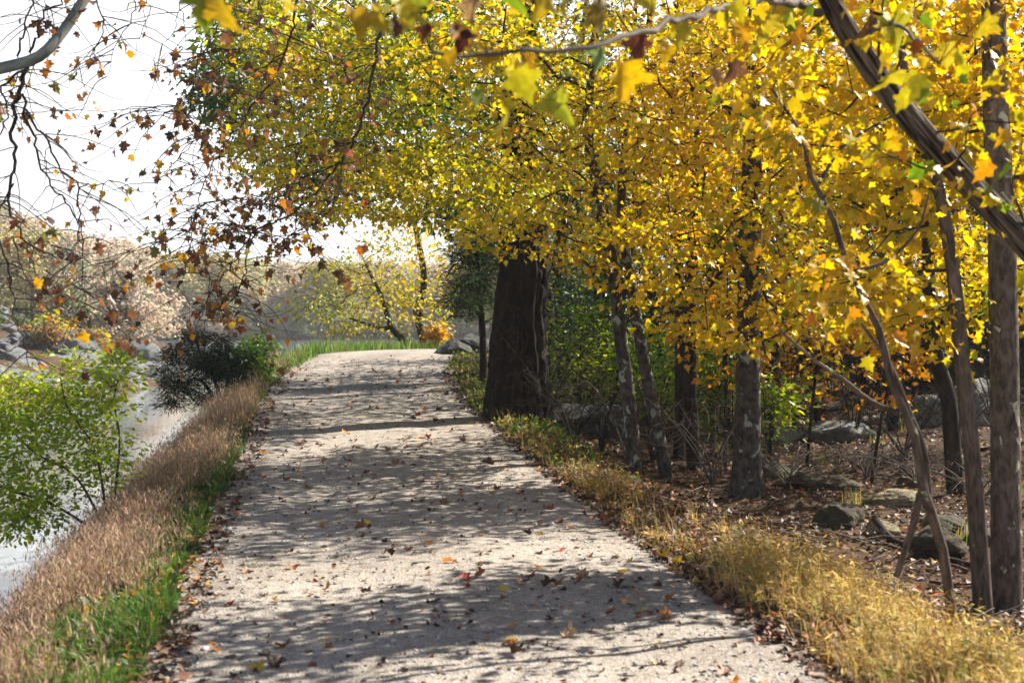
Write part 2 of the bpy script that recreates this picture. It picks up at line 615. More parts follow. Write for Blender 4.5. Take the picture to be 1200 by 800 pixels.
TM = {'maple_hi': tmpl_maple(), 'maple': tmpl_maple_s(), 'mid': tmpl_maple_mid(), 'star': tmpl_star(), 'oval': tmpl_oval(), 'lance': tmpl_lance(), 'rhomb': tmpl_rhomb()}


def unit(a):
    return a / (np.linalg.norm(a, axis=-1, keepdims=True) + 1e-9)


def leaves(mb, pos, dirv, nrm, size, kind, col, curl=0.25):
    P, F = TM[kind]
    N = len(pos)
    if N == 0:
        return
    d = unit(dirv)
    s = unit(np.cross(d, nrm))
    n = np.cross(s, d)
    size = np.broadcast_to(np.asarray(size, float), (N,))
    cu = (R.random(N) * 1.6 - 0.5) * curl
    fo = (R.random(N) * 1.2 - 0.2) * curl * 1.6
    x = P[None, :, 0]
    y = P[None, :, 1]
    z = fo[:, None] * np.abs(x) - cu[:, None] * y * y + 0.10 * curl * np.sin(7 * x + 5 * y + R.random((N, 1)) * 6)
    V = pos[:, None] + size[:, None, None] * (x[..., None] * s[:, None] + y[..., None] * d[:, None] + z[..., None] * n[:, None])
    nv = len(P)
    FF = (F[None] + (np.arange(N) * nv)[:, None, None]).reshape(-1, F.shape[1])
    mb.add(V.reshape(-1, 3), FF, np.repeat(col, len(F), 0))


def palette(pal, N, jit=0.16, key=None):
    """pal = [(weight, rgb), ...]; per-leaf random colour. KEY (0..1 per leaf) shifts the choice so that neighbours agree."""
    w = np.array([p[0] for p in pal], float)
    c = np.array([p[1] for p in pal], float)
    cw = np.cumsum(w / w.sum())
    u = R.random(N) if key is None else np.clip(0.55 * key + 0.45 * R.random(N), 0, 0.9999)
    k = np.minimum(np.searchsorted(cw, u), len(pal) - 1)
    col = c[k] * (1 + jit * R.standard_normal((N, 1))) * (1 + 0.06 * R.standard_normal((N, 3)))
    return np.clip(col, 0.004, 0.95)


# ------------------------------------------------------------------ tree growing
def grow(trunk, attract, minfrac=0.35, step=0.28, sag=0.04, bias=0.35):
    """Greedy branching from trunk nodes to attractor points. Returns node positions, parents (-1..), number of trunk nodes."""
    tp = np.asarray(trunk)
    n0 = len(tp)
    k0 = int(n0 * minfrac)
    cap = n0 + len(attract) * 14 + 10
    pos = np.zeros((cap, 3))
    par = np.full(cap, -1)
    plen = np.zeros(cap)
    pos[:n0] = tp
    par[1:n0] = np.arange(n0 - 1)
    usable = np.zeros(cap, bool)
    usable[k0:n0] = True
    n = n0
    tips = []
    d0 = np.min(np.linalg.norm(attract[:, None] - tp[None, k0:], axis=2), axis=1)
    for q in np.argsort(d0):
        a = attract[q]
        d = np.linalg.norm(pos[:n] - a, axis=1)
        cost = d + bias * plen[:n] + np.clip(pos[:n, 2] - a[2], 0, None) * 0.25
        cost[~usable[:n]] = 1e9
        b = int(np.argmin(cost))
        m = min(12, max(1, int(round(d[b] / step))))
        p = pos[b]
        t = (np.arange(1, m + 1) / m)[:, None]
        line = p + (a - p) * t
        L = d[b]
        off = R.standard_normal(3) * 0.05 * L
        off[2] += sag * L
        line = line + off * np.sin(t * math.pi) + R.standard_normal((m, 3)) * 0.012 * min(1, L) * (t < 1)
        prev = b
        for r in range(m):
            if n >= cap:
                break
            pos[n] = line[r]
            par[n] = prev
            plen[n] = plen[prev] + np.linalg.norm(pos[n] - pos[prev])
            usable[n] = True
            prev = n
            n += 1
        tips.append(prev)
    return pos[:n], par[:n], n0, np.array(tips)


def limbs_mesh(pos, par, n0, tipr=0.0035, expo=2.35, rmax=None):
    """Pipe-model radii and, per child branch of the trunk, its chains of tubes. Returns (list of (start_radius, chains), radii)."""
    n = len(pos)
    acc = np.zeros(n)
    rad = np.zeros(n)
    kids = [[] for _ in range(n)]
    for i in range(n - 1, n0 - 1, -1):
        rad[i] = max(tipr, acc[i] ** (1 / expo)) if acc[i] > 0 else tipr
        p = par[i]
        kids[p].append(i)
        if p >= n0:
            acc[p] += rad[i] ** expo
    out = []
    for b in range(n0):
        for c in kids[b]:
            scale = 1.0
            if rmax is not None and rad[c] > rmax[b] * 0.8:
                scale = rmax[b] * 0.8 / rad[c]
            chains, stack = [], [(b, c)]
            while stack:
                p, q = stack.pop()
                ch = [p, q]
                while kids[q]:
                    ks = sorted(kids[q], key=lambda z: -rad[z])
                    for z in ks[1:]:
                        stack.append((q, z))
                    q = ks[0]
                    ch.append(q)
                chains.append(ch)
            out.append((rad[c] * scale, chains, scale))
    return out, rad


def spray(tips, pos, par, per, spread, flat, droop, outward, size, sizej=0.3):
    """Leaf frames around twig nodes: positions, directions, normals, sizes."""
    N = len(tips) * per
    base = np.repeat(tips, per)
    u = R.random(N)
    pp = pos[base] * (1 - 0.55 * u[:, None]) + pos[np.maximum(par[base], 0)] * 0.55 * u[:, None]
    off = R.standard_normal((N, 3)) * spread
    off[:, 2] *= flat
    P = pp + off
    d = off * np.array([1, 1, 0.3]) + outward * unit(pos[base] - pos[np.maximum(par[base], 0)]) * spread + R.standard_normal((N, 3)) * 0.25 * spread
    d = unit(d)
    d[:, 2] -= droop * (0.4 + 0.8 * R.random(N))
    nr = np.stack([R.standard_normal(N) * 0.8, R.standard_normal(N) * 0.8, np.ones(N)], -1)
    sz = size * np.clip(1 + sizej * R.standard_normal(N), 0.45, 1.7)
    return P, unit(d), unit(nr), sz


def ell_points(ells, total):
    """ells: (px, py, Y, rx_px, ry_px, rY_m, weight). Random points in those ellipsoids (denser to the shell)."""
    w = np.array([e[6] if len(e) > 6 else e[3] * e[4] for e in ells], float)
    cnt = np.maximum(2, (w / w.sum() * total).astype(int))
    out = []
    for e, c in zip(ells, cnt):
        ctr = at(e[0], e[1], e[2])
        v = unit(R.standard_normal((c, 3))) * (R.random((c, 1)) ** (1 / 2.4))
        k = px_m(e[2])
        out.append(ctr + v[:, :1] * _rt * e[3] * k + v[:, 1:2] * np.array([0, 0, 1.0]) * e[4] * k + v[:, 2:3] * np.array([0.14, 0.99, 0]) * e[5])
    return np.concatenate(out)


LIMBS = 60


def make_tree(name, label, cat, trunk, rad, attract, pal, barkm, leafm, per=30, spread=0.2, flat=0.5, size=0.075, kind='mid', droop=0.6, outward=0.6, sizej=0.36, group=None,
              minfrac=0.35, wob=0.06, flare=None, seg=14, step=0.28, keyscale=0.42, extra_trunks=(), tipr=0.0045, leafz=None, jit=0.18, twigm=None, bias=0.35, crown='crown', leafskip=None, stepT=0.22, ridge=None):
    """TRUNK: list of world control points (base first), RAD: radius at each. One thing: trunk(s), limbs, crown."""
    base = np.array(trunk[0], float)
    root = empty(name, base, label, cat, group)
    tr = smooth_line(np.concatenate([np.array(trunk, float), np.array(rad, float)[:, None]], 1), stepT)
    mb = MB()
    tube(mb, tr[:, :3], tr[:, 3], seg, wob, flare, True, ridge)
    mb.build('trunk', barkm, root, True, local=base)
    for tp, rd in extra_trunks:
        t2 = smooth_line(np.concatenate([np.array(tp, float), np.array(rd, float)[:, None]], 1), stepT)
        mb = MB()
        tube(mb, t2[:, :3], t2[:, 3], seg, wob, None, True, ridge)
        mb.build('trunk', barkm, root, True, local=base)
    if attract is None or len(attract) == 0:
        return root
    pos, par, n0, tips = grow(tr[:, :3], attract, minfrac, step, bias=bias)
    limbs, rads = limbs_mesh(pos, par, n0, tipr, rmax=tr[:, 3])
    limbs.sort(key=lambda q: -q[0])
    rest = None
    for i, (r0, chains, sc) in enumerate(limbs):
        if i < LIMBS:
            mb = MB()
        elif rest is None:
            rest = MB()
        tgt = mb if i < LIMBS else rest
        for ch in chains:
            rr = rads[ch] * sc
            rr[0] = rr[1]
            rr = np.maximum(rr, tipr * 0.8)
            tube(tgt, pos[ch], rr, 7 if rr[0] > 0.02 else (5 if rr[0] > 0.008 else 3), 0, None, False)
        if i < LIMBS:
            mb.build('limb', twigm or barkm, root, True, local=base)
    if rest is not None:
        rest.build('twigs', twigm or barkm, root, True, local=base)
    thin = np.where((np.arange(len(pos)) >= n0) & (rads < tipr * 2.1))[0]
    sel = np.unique(np.concatenate([tips, R.choice(thin, min(len(thin), int(len(tips) * 0.7)), replace=False)]))
    if leafskip is not None:
        sel = sel[~leafskip(pos[sel])]
    P, d, nr, sz = spray(sel, pos, par, per, spread, flat, droop, outward, size, sizej)
    key = np.clip(0.5 + 0.95 * fbm(P * keyscale, 3, 5), 0, 1)
    col = palette(pal, len(P), jit, key)
    mb = MB()
    leaves(mb, P, d, nr, sz, kind, col, 0.45)
    mb.build(crown, leafm, root, local=base)
    return root


PAL_YELLOW = [(3.2, (0.18, 0.25, 0.018)), (4, (0.50, 0.43, 0.020)), (7, (0.74, 0.53, 0.022)), (5, (0.78, 0.48, 0.024)), (2.2, (0.66, 0.30, 0.020)), (1.2, (0.28, 0.095, 0.018))]
PAL_OLIVE = [(4, (0.07, 0.15, 0.013)), (6, (0.28, 0.33, 0.018)), (7, (0.58, 0.49, 0.022)), (6, (0.72, 0.53, 0.025)), (1.4, (0.64, 0.33, 0.018))]
PAL_ORANGE = [(2, (0.34, 0.32, 0.02)), (4, (0.64, 0.40, 0.02)), (4, (0.62, 0.26, 0.018)), (2, (0.40, 0.11, 0.016))]
PAL_GREEN = [(3, (0.03, 0.07, 0.012)), (5, (0.06, 0.12, 0.014)), (3, (0.12, 0.17, 0.018)), (1.5, (0.30, 0.28, 0.02))]
PAL_LIME = [(3, (0.09, 0.19, 0.014)), (5, (0.20, 0.31, 0.018)), (4, (0.36, 0.40, 0.022)), (1.4, (0.52, 0.42, 0.028))]
PAL_BROWN = [(4.5, (0.085, 0.04, 0.022)), (6, (0.19, 0.08, 0.035)), (4, (0.36, 0.14, 0.032)), (2, (0.56, 0.27, 0.03)), (1.2, (0.66, 0.44, 0.035)), (1.4, (0.20, 0.19, 0.04))]
PAL_LITTER = [(5, (0.040, 0.020, 0.012)), (5, (0.095, 0.042, 0.023)), (3.5, (0.19, 0.09, 0.045)), (1.6, (0.36, 0.22, 0.13)), (1.4, (0.34, 0.105, 0.03)), (0.6, (0.55, 0.30, 0.04))]


# ------------------------------------------------------------------ near trees
def base(px, Y, dz=-0.08):
    x = at(px, 500, Y)[0]
    p = drop(x, Y)
    p[2] += dz
    return p


def line(pts, Y):
    """pts: (px, py[, Y]) -> world points."""
    return [at(p[0], p[1], p[2] if len(p) > 2 else Y) for p in pts]


def big_flare(a, L):
    k = math.exp(-L / 0.55)
    return 1 + k * (0.10 + 0.20 * np.maximum(0, np.cos(a * 5 + 0.7)) ** 2) + 0.045 * np.sin(a * 11 + 1.5 * math.sin(L * 1.3)) + 0.03 * np.sin(a * 19 + L * 2)


bg_trunk = [base(607, 20.0)] + line([(607, 440), (609, 370), (614, 300), (606, 220), (612, 120), (618, 0), (640, -140)], 20.0)
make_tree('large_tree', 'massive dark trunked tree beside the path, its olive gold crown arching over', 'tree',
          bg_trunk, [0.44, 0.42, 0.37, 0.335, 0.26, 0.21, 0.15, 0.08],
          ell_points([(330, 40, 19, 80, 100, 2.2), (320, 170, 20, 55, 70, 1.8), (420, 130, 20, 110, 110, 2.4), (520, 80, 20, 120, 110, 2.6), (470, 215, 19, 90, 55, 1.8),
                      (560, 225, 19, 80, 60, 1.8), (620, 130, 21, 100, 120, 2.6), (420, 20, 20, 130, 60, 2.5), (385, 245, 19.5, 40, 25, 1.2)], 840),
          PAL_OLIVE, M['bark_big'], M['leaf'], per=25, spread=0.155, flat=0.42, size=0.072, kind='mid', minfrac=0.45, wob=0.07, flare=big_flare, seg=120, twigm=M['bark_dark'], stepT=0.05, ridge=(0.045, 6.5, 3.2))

tw1 = [base(744, 15.3)] + line([(738, 480), (728, 400), (717, 310), (704, 235), (690, 165), (694, 70), (706, -40), (715, -150)], 15.3)
tw2 = [base(783, 15.5)] + line([(768, 490), (752, 410), (738, 320), (728, 250), (736, 150), (760, 30), (780, -100)], 15.5)
make_tree('twin_stem_maple', 'yellow maple on two slim grey stems leaning left over the path', 'tree',
          tw1, [0.088, 0.078, 0.072, 0.066, 0.06, 0.052, 0.04, 0.03, 0.02],
          ell_points([(610, 265, 14.6, 90, 40, 1.5), (720, 190, 15, 110, 90, 1.8), (600, 130, 14.5, 110, 100, 1.8), (720, 70, 15, 120, 100, 1.8), (775, 285, 15, 60, 60, 1.3),
                      (690, 290, 14.6, 60, 40, 1.2), (560, 40, 14.5, 110, 80, 1.6), (765, 340, 15, 40, 20, 0.8)], 430),
          PAL_YELLOW, M['bark_grey'], M['leaf'], tipr=0.0056, per=15, spread=0.14, flat=0.36, size=0.066, kind='maple', minfrac=0.35, twigm=M['twig'],
          extra_trunks=[(tw2, [0.08, 0.07, 0.064, 0.058, 0.052, 0.042, 0.03, 0.018])])

make_tree('lit_trunk_maple', 'grey mossy trunked maple with a sunlit right edge in the golden grass', 'tree',
          [base(876, 14.0)] + line([(876, 500), (877, 390), (880, 260), (884, 120), (888, -20), (892, -150)], 14.0), [0.165, 0.134, 0.124, 0.113, 0.10, 0.08, 0.05],
          ell_points([(845, 260, 13.4, 90, 70, 1.6), (925, 160, 13.4, 110, 100, 1.8), (800, 130, 13, 100, 95, 1.8), (935, 305, 13, 70, 45, 1.3), (870, 20, 13.4, 150, 80, 1.9),
                      (900, 372, 13, 50, 26, 1.0), (800, 335, 13.2, 50, 40, 1.0), (850, 395, 13, 46, 24, 0.8), (955, 362, 13.2, 60, 36, 1.0), (800, 385, 13.4, 34, 22, 0.8)], 430),
          PAL_YELLOW, M['bark_grey'], M['leaf'], tipr=0.0056, per=14, spread=0.14, flat=0.36, size=0.066, kind='maple', minfrac=0.42, twigm=M['twig'], wob=0.09, seg=40, stepT=0.06, ridge=(0.008, 4, 6),
          flare=lambda a, L: 1 + 0.35 * math.exp(-L / 0.25) * (0.6 + 0.4 * np.cos(3 * a + 1)))

make_tree('lichen_spotted_maple', 'upright pale brown trunk with round lichen spots, at the right edge of the photo', 'tree',
          [base(1181, 9.0)] + line([(1179, 580), (1177, 430), (1174, 280), (1167, 130), (1164, 0), (1160, -150)], 9.0), [0.108, 0.1, 0.098, 0.092, 0.085, 0.078, 0.05],
          ell_points([(1130, 60, 9.6, 100, 90, 1.1), (1185, 330, 10.2, 50, 60, 0.9), (1090, 160, 9.8, 90, 80, 1.2), (1220, 170, 9.8, 60, 120, 1.2)], 250),
          PAL_YELLOW, M['bark_pale'], M['leaf'], per=13, spread=0.14, flat=0.4, size=0.068, kind='maple', minfrac=0.4, twigm=M['twig'], seg=32, wob=0.06, stepT=0.06, ridge=(0.003, 4, 9))

slim = make_tree('slim_bent_maple', 'slim pale stem that bends to the left close beside the lichen spotted trunk', 'tree',
          [base(1155, 8.8)] + line([(1146, 620), (1138, 520), (1128, 430), (1120, 345), (1108, 260), (1092, 190), (1070, 125), (1055, 50), (1050, -60)], 8.8),
          [0.066, 0.058, 0.053, 0.05, 0.046, 0.04, 0.035, 0.03, 0.024, 0.015],
          ell_points([(1040, 240, 9.2, 90, 70, 1.1), (1000, 325, 9, 90, 34, 0.9), (1085, 365, 9.2, 45, 30, 0.7), (960, 120, 9, 90, 90, 1.1), (980, 20, 9, 120, 60, 1.2), (1010, 372, 9, 50, 22, 0.6), (1075, 405, 9, 34, 16, 0.5)], 265),
          PAL_YELLOW, M['bark_sap'], M['leaf'], per=12, spread=0.14, flat=0.4, size=0.066, kind='maple', minfrac=0.5, twigm=M['twig'], seg=16)

sap_main = [base(1123, 7.6)] + line([(1105, 645), (1083, 578), (1072, 510), (1045, 448), (1030, 385), (998, 326), (977, 258), (951, 208), (934, 150), (905, 105)], 7.6)
sap = make_tree('crooked_sapling', 'crooked thin sapling with forked stems and a few orange leaves, in front of the rocks', 'sapling',
          sap_main, [0.032, 0.029, 0.031, 0.025, 0.023, 0.0205, 0.019, 0.016, 0.014, 0.011, 0.007],
          ell_points([(960, 190, 7.6, 70, 60, 0.6), (890, 130, 7.6, 70, 50, 0.6), (1010, 330, 7.7, 50, 45, 0.4), (960, 320, 7.4, 50, 60, 0.5)], 34),
          PAL_ORANGE, M['bark_sap'], M['leaf'], per=7, spread=0.14, flat=0.6, size=0.064, kind='maple', minfrac=0.4, twigm=M['twig'], seg=12, droop=1.0, tipr=0.003)
for pts, r0, r1 in ([[(1050, 676), (1062, 640), (1073, 605), (1078, 578)], 0.019, 0.022], [[(1090, 598), (1088, 560), (1082, 520), (1066, 482), (1045, 430), (1010, 380)], 0.016, 0.009],
                    [[(1052, 484), (1020, 470), (990, 446), (955, 422), (915, 388)], 0.017, 0.008], [[(1000, 318), (1040, 305), (1075, 270), (1088, 230)], 0.012, 0.006],
                    [[(960, 215), (985, 175), (1020, 150), (1060, 128)], 0.011, 0.005], [[(905, 430), (925, 408), (945, 395), (975, 400)], 0.006, 0.003]):
    q = smooth_line(line(pts, 7.6), 0.08)
    mb = MB()
    tube(mb, q, np.linspace(r0, r1, len(q)), 8, 0.05)
    mb.build('limb', M['bark_sap'], sap, True, local=sap_main[0])

# leaning tree, arching branches with large hanging leaves
lb = base(1430, 6.9)
lean = [lb] + line([(1360, 560, 6.5), (1290, 410, 6.2), (1235, 325, 6.05), (1195, 278, 6), (1150, 231, 6), (1105, 182, 6), (1070, 142, 6), (1036, 100, 6), (1004, 55, 6), (976, 8, 6), (950, -50, 6), (900, -150, 6)], 6)
lt = make_tree('leaning_tree', 'leaning trunk with dark striped ridged bark crossing the upper right corner', 'tree',
               lean, [0.09, 0.078, 0.07, 0.065, 0.061, 0.060, 0.056, 0.056, 0.052, 0.051, 0.047, 0.043, 0.034], None, PAL_YELLOW, M['bark_ridge'], M['leaf'], seg=48, wob=0.06, stepT=0.03, ridge=(0.009, 3.2, 5.0))
br_pts = [line([(962, 15, 6), (935, 6, 5.8), (900, 0, 5.5), (860, 5, 5.2), (800, 20, 4.8), (740, 40, 4.5), (690, 55, 4.3), (620, 59, 4.2), (550, 66, 4.1), (505, 60, 4.05)], 5),
          line([(930, -90, 6), (850, -70, 5.2), (740, -50, 4.5), (620, -30, 4.1), (500, -22, 3.9), (380, -26, 3.8), (240, -30, 3.7)], 5),
          line([(1000, 50, 6), (1040, 28, 5.4), (1075, 48, 5), (1100, 75, 4.8)], 5)]
br_lines = []
for k, (bp, r0, r1) in enumerate(zip(br_pts, (0.019, 0.02, 0.012), (0.005, 0.005, 0.005))):
    q = smooth_line(bp, 0.06)
    q[1:-1] += 0.006 * R.standard_normal((len(q) - 2, 3))
    br_lines.append(q)
    mb = MB()
    tube(mb, q, np.linspace(r0, r1, len(q)), 8, 0.08)
    mb.build('limb', M['deadwood'], lt, True, local=lb)
allbr = np.concatenate(br_lines)
HANG = [(732, 92, 56, (0.80, 0.50, 0.03)), (655, 122, 44, (0.42, 0.44, 0.04)), (590, 138, 46, (0.60, 0.50, 0.04)), (705, 66, 30, (0.20, 0.28, 0.10)), (692, 20, 44, (0.35, 0.25, 0.05)),
        (540, 48, 36, (0.10, 0.03, 0.02)), (506, 40, 30, (0.12, 0.035, 0.02)), (480, 20, 40, (0.55, 0.48, 0.05)), (465, 34, 28, (0.12, 0.05, 0.03)), (555, 10, 34, (0.48, 0.30, 0.14)),
        (500, 0, 40, (0.40, 0.45, 0.04)), (412, 28, 44, (0.62, 0.40, 0.04)), (436, 25, 36, (0.55, 0.45, 0.05)), (240, -4, 66, (0.28, 0.36, 0.03)), (255, 14, 44, (0.55, 0.36, 0.03)),
        (862, 82, 32, (0.22, 0.10, 0.05)), (838, 92, 30, (0.42, 0.22, 0.08)), (612, 74, 26, (0.42, 0.22, 0.03)), (748, 52, 36, (0.13, 0.04, 0.025)), (754, 0, 34, (0.62, 0.50, 0.05)),
        (870, 38, 30, (0.66, 0.34, 0.03)), (905, 30, 36, (0.60, 0.46, 0.04)), (1045, 34, 40, (0.50, 0.46, 0.04)), (1050, 96, 42, (0.72, 0.58, 0.05)), (1018, 104, 40, (0.70, 0.36, 0.03)),
        (1020, 30, 30, (0.30, 0.14, 0.06)), (640, 10, 34, (0.64, 0.46, 0.04)), (575, 70, 30, (0.60, 0.36, 0.03)), (800, 40, 34, (0.58, 0.48, 0.05)), (660, -6, 40, (0.5, 0.42, 0.04)),
        (1160, 30, 36, (0.72, 0.55, 0.04)), (1110, 62, 34, (0.70, 0.52, 0.05)), (935, 42, 34, (0.45, 0.20, 0.05)), (785, 62, 26, (0.66, 0.42, 0.03))]
mbl, mbt = MB(), MB()
_q = smooth_line(lean, 0.06)
for k in R.integers(40, len(_q) - 1, 12):
    d = unit(R.standard_normal(3) + np.array([0, -0.3, 0.4]))
    n_ = 9
    p_ = [_q[k]]
    for _ in range(n_):
        d = unit(d + 0.22 * R.standard_normal(3) + np.array([0, 0, 0.05]))
        p_.append(p_[-1] + d * R.uniform(0.05, 0.09))
    p_ = np.array(p_)
    tube(mbt, p_, np.linspace(0.007, 0.002, n_ + 1), 6)
    P, dd, nr, sz = spray(np.arange(3, n_ + 1), p_, np.arange(n_ + 1) - 1, 2, 0.05, 0.8, 1.0, 0.4, 0.07)
    leaves(mbl, P, dd, nr, sz, 'maple', palette(PAL_YELLOW, len(P)), 0.5)
for px, py, sz, c in HANG:
    dd = np.array([np.linalg.norm(at(px, py, b[1]) - b) for b in allbr])
    b = allbr[int(np.argmin(dd))]
    top = at(px, py - sz * 0.35, b[1] + 0.05)
    mid = (b + top) / 2 + np.array([0.02, 0, 0.03])
    q = smooth_line([b, mid, top], 0.03)
    tube(mbt, q, np.linspace(0.0025, 0.0016, len(q)), 5)
    d = np.array([[R.normal() * 0.35, R.normal() * 0.35, -1.0]])
    nr = unit(np.array([[R.normal() * 0.7, -1.0, 0.2 + R.normal() * 0.3]]))
    leaves(mbl, top[None], d, nr, [sz * px_m(b[1]) * 1.05], 'maple_hi', np.array([c]) * 0.72, 0.75)
for q in br_lines:
    idx = R.integers(3, len(q), 16)
    P, d, nr, sz = spray(idx, q, np.arange(len(q)) - 1, 2, 0.07, 0.8, 1.5, 0.4, 0.075)
    leaves(mbl, P, d, nr, sz, 'maple', palette(PAL_YELLOW, len(P)), 0.4)
mbt.build('twigs', M['twig'], lt, True, local=lb)
mbl.build('crown', M['bigleaf'], lt, local=lb)

# young maples hanging low between the trunks
for px, Y, H, lab, pal in ((850, 16.2, 2.6, 'young orange gold maple left of the sunlit edged trunk', PAL_ORANGE), (945, 16.6, 2.9, 'young maple with sparse gold sprays behind the long flat rock', PAL_YELLOW), (1020, 15.2, 2.4, 'young orange leaved maple behind the crooked sapling', PAL_ORANGE)):
    b = base(px, Y)
    e = R.normal(0, 0.25, 2)
    make_tree('young_maple', lab, 'sapling', [b, b + np.array([e[0] * 0.3, e[1] * 0.3, H * 0.4]), b + np.array([e[0], e[1], H])], [0.022, 0.018, 0.007],
              np.concatenate([b + np.array([e[0] * 0.6, e[1] * 0.6, H * 0.72]) + unit(R.standard_normal((60, 3))) * (R.random((60, 1)) ** 0.45) * np.array([0.85, 0.8, H * 0.33])]), pal, M['bark_dark'], M['leaf'], per=11, spread=0.13, flat=0.35, size=0.066, kind='maple', minfrac=0.25, twigm=M['twig'], seg=8)

# dark slim trees behind the twin stems
for px, Y, r, lab, top in ((814, 16.4, 0.088, 'dark lichened trunk between the twin stems and the sunlit edged trunk', (808, 812, 815)),
                           (795, 17.2, 0.068, 'thin dark brown trunk just right of the twin grey stems', (797, 795, 790))):
    make_tree('slender_dark_tree', lab, 'tree', [base(px, Y)] + line([(top[0], 430), (top[1], 300), (top[2], 120), (top[2] + 6, -60)], Y), [r, r * 0.93, r * 0.8, r * 0.6, r * 0.3],
              ell_points([(px - 10, 180, Y, 80, 90, 1.6), (px + 30, 60, Y, 90, 90, 1.6), (px, -70, Y, 120, 60, 1.8)], 240), PAL_ORANGE if px > 800 else PAL_YELLOW,
              M['bark_dark'], M['leaf'], per=11, spread=0.17, size=0.075, kind='mid', minfrac=0.45, twigm=M['twig'])
make_tree('slender_dark_tree', 'black crooked trunk in the shade behind the slim pale stem', 'tree',
          [base(1121, 14.0)] + line([(1112, 470), (1100, 430), (1090, 360), (1086, 260), (1078, 120), (1080, -60)], 14.0), [0.095, 0.085, 0.078, 0.072, 0.06, 0.05, 0.03],
          ell_points([(1080, 130, 14, 110, 110, 2), (1120, 300, 14.4, 90, 60, 1.6), (1060, -40, 14, 140, 60, 2)], 320), PAL_YELLOW, M['bark_dark'], M['leaf'], per=11, spread=0.18, size=0.08, kind='mid', minfrac=0.5, twigm=M['twig'])

# woods behind, right of the path
PAL_DEEP = [(4, (0.035, 0.045, 0.010)), (4, (0.10, 0.085, 0.012)), (3, (0.26, 0.19, 0.015)), (3, (0.50, 0.36, 0.02)), (1.5, (0.22, 0.09, 0.014))]  # darkened leaf tones: the shade in the canopy gaps is put into the colour
PAL_SHADEDG = [(4, (0.025, 0.05, 0.010)), (4, (0.06, 0.10, 0.012)), (2, (0.22, 0.20, 0.016)), (1, (0.5, 0.38, 0.02))]
WOODS = [(655, 29, 0.16, 'O'), (698, 26, 0.17, 'Y'), (728, 23, 0.10, 'L'), (770, 30, 0.18, 'Y'), (842, 24, 0.10, 'O'), (858, 18, 0.035, 'Y'), (905, 28, 0.15, 'Y'), (960, 22, 0.055, 'R'),
         (1003, 26, 0.14, 'Y'), (1046, 20, 0.10, 'O'), (1078, 31, 0.2, 'Y'), (1140, 22, 0.13, 'Y'), (1215, 18, 0.14, 'O'), (940, 36, 0.2, 'Y'), (1185, 32, 0.2, 'Y'), (830, 38, 0.2, 'O'),
         (1290, 24, 0.16, 'Y'), (1120, 42, 0.2, 'O'), (1000, 46, 0.2, 'Y'), (730, 44, 0.2, 'L'), (880, 48, 0.2, 'Y')]
PALS = {'Y': PAL_DEEP, 'O': PAL_SHADEDG, 'L': PAL_SHADEDG, 'R': PAL_ORANGE}
KIND = {'Y': 'brownish gold', 'O': 'dull green', 'L': 'green', 'R': 'orange leaved'}
for px, Y, r, k in WOODS:
    b = base(px, Y)
    H = R.uniform(6.3, 7.8) if r > 0.08 else R.uniform(4.2, 5.4)
    ln = R.standard_normal(2) * 0.35
    tr = [b] + [b + np.array([ln[0] * t, ln[1] * t, H * t]) + np.array([R.normal() * 0.12, R.normal() * 0.12, 0]) for t in (0.25, 0.5, 0.75, 1)]
    nA = 300 if Y < 33 else 200
    v = unit(R.standard_normal((nA, 3))) * (R.random((nA, 1)) ** 0.42)
    w = 2.3 if r > 0.08 else 1.3
    A = b + np.array([ln[0] * 0.65, ln[1] * 0.65, H * 0.66]) + v * np.array([w, w, H * 0.40])
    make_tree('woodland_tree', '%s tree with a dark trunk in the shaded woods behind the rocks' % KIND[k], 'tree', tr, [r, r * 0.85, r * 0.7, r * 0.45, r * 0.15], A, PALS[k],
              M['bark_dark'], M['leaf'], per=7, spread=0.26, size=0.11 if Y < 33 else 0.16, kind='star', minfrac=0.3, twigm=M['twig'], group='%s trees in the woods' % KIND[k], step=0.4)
# dark green tree behind the large tree
make_tree('green_tree', 'dark green leaved tree whose crown edge shows left of the golden canopy', 'tree',
          [base(640, 27)] + line([(640, 380), (630, 260), (600, 120), (560, 0)], 27), [0.2, 0.18, 0.16, 0.12, 0.06],
          ell_points([(268, 105, 24, 30, 55, 1.5), (262, 105, 24, 16, 40, 1.0, 3000), (300, 40, 25, 60, 60, 1.8), (380, 190, 26, 90, 70, 2), (420, 90, 26, 110, 90, 2), (520, 190, 27, 90, 80, 2.2)], 420),
          PAL_GREEN, M['bark_dark'], M['green'], per=22, spread=0.26, size=0.12, kind='star', minfrac=0.5, twigm=M['twig'])


def needles(tips, pos, par, mb, pal, per=16, spread=0.16, size=0.13, droop=0.25):
    P, d, nr, sz = spray(tips, pos, par, per, spread, 0.5, droop, 0.9, size)
    leaves(mb, P, d, nr, sz, 'lance', palette(pal, len(P), 0.25), 0.1)


PAL_CEDAR = [(4, (0.007, 0.020, 0.006)), (4, (0.013, 0.034, 0.008)), (1.5, (0.035, 0.07, 0.012))]
make_tree('red_cedar', 'feathery dark evergreen tree between the path end and the massive trunk', 'tree',
          [base(566, 26)] + line([(566, 400), (560, 320), (556, 230)], 26), [0.075, 0.065, 0.05, 0.02],
          ell_points([(545, 320, 26, 30, 55, 0.9), (550, 270, 26, 28, 40, 0.8), (540, 350, 25.6, 22, 24, 0.6), (575, 300, 26.5, 26, 60, 0.8)], 170), [(4, (0.02, 0.045, 0.015)), (4, (0.04, 0.075, 0.02)), (2, (0.09, 0.13, 0.035))],
          M['bark_dark'], M['needle'], per=60, spread=0.11, size=0.10, kind='lance', minfrac=0.3, twigm=M['twig'], droop=0.25, flat=0.5)

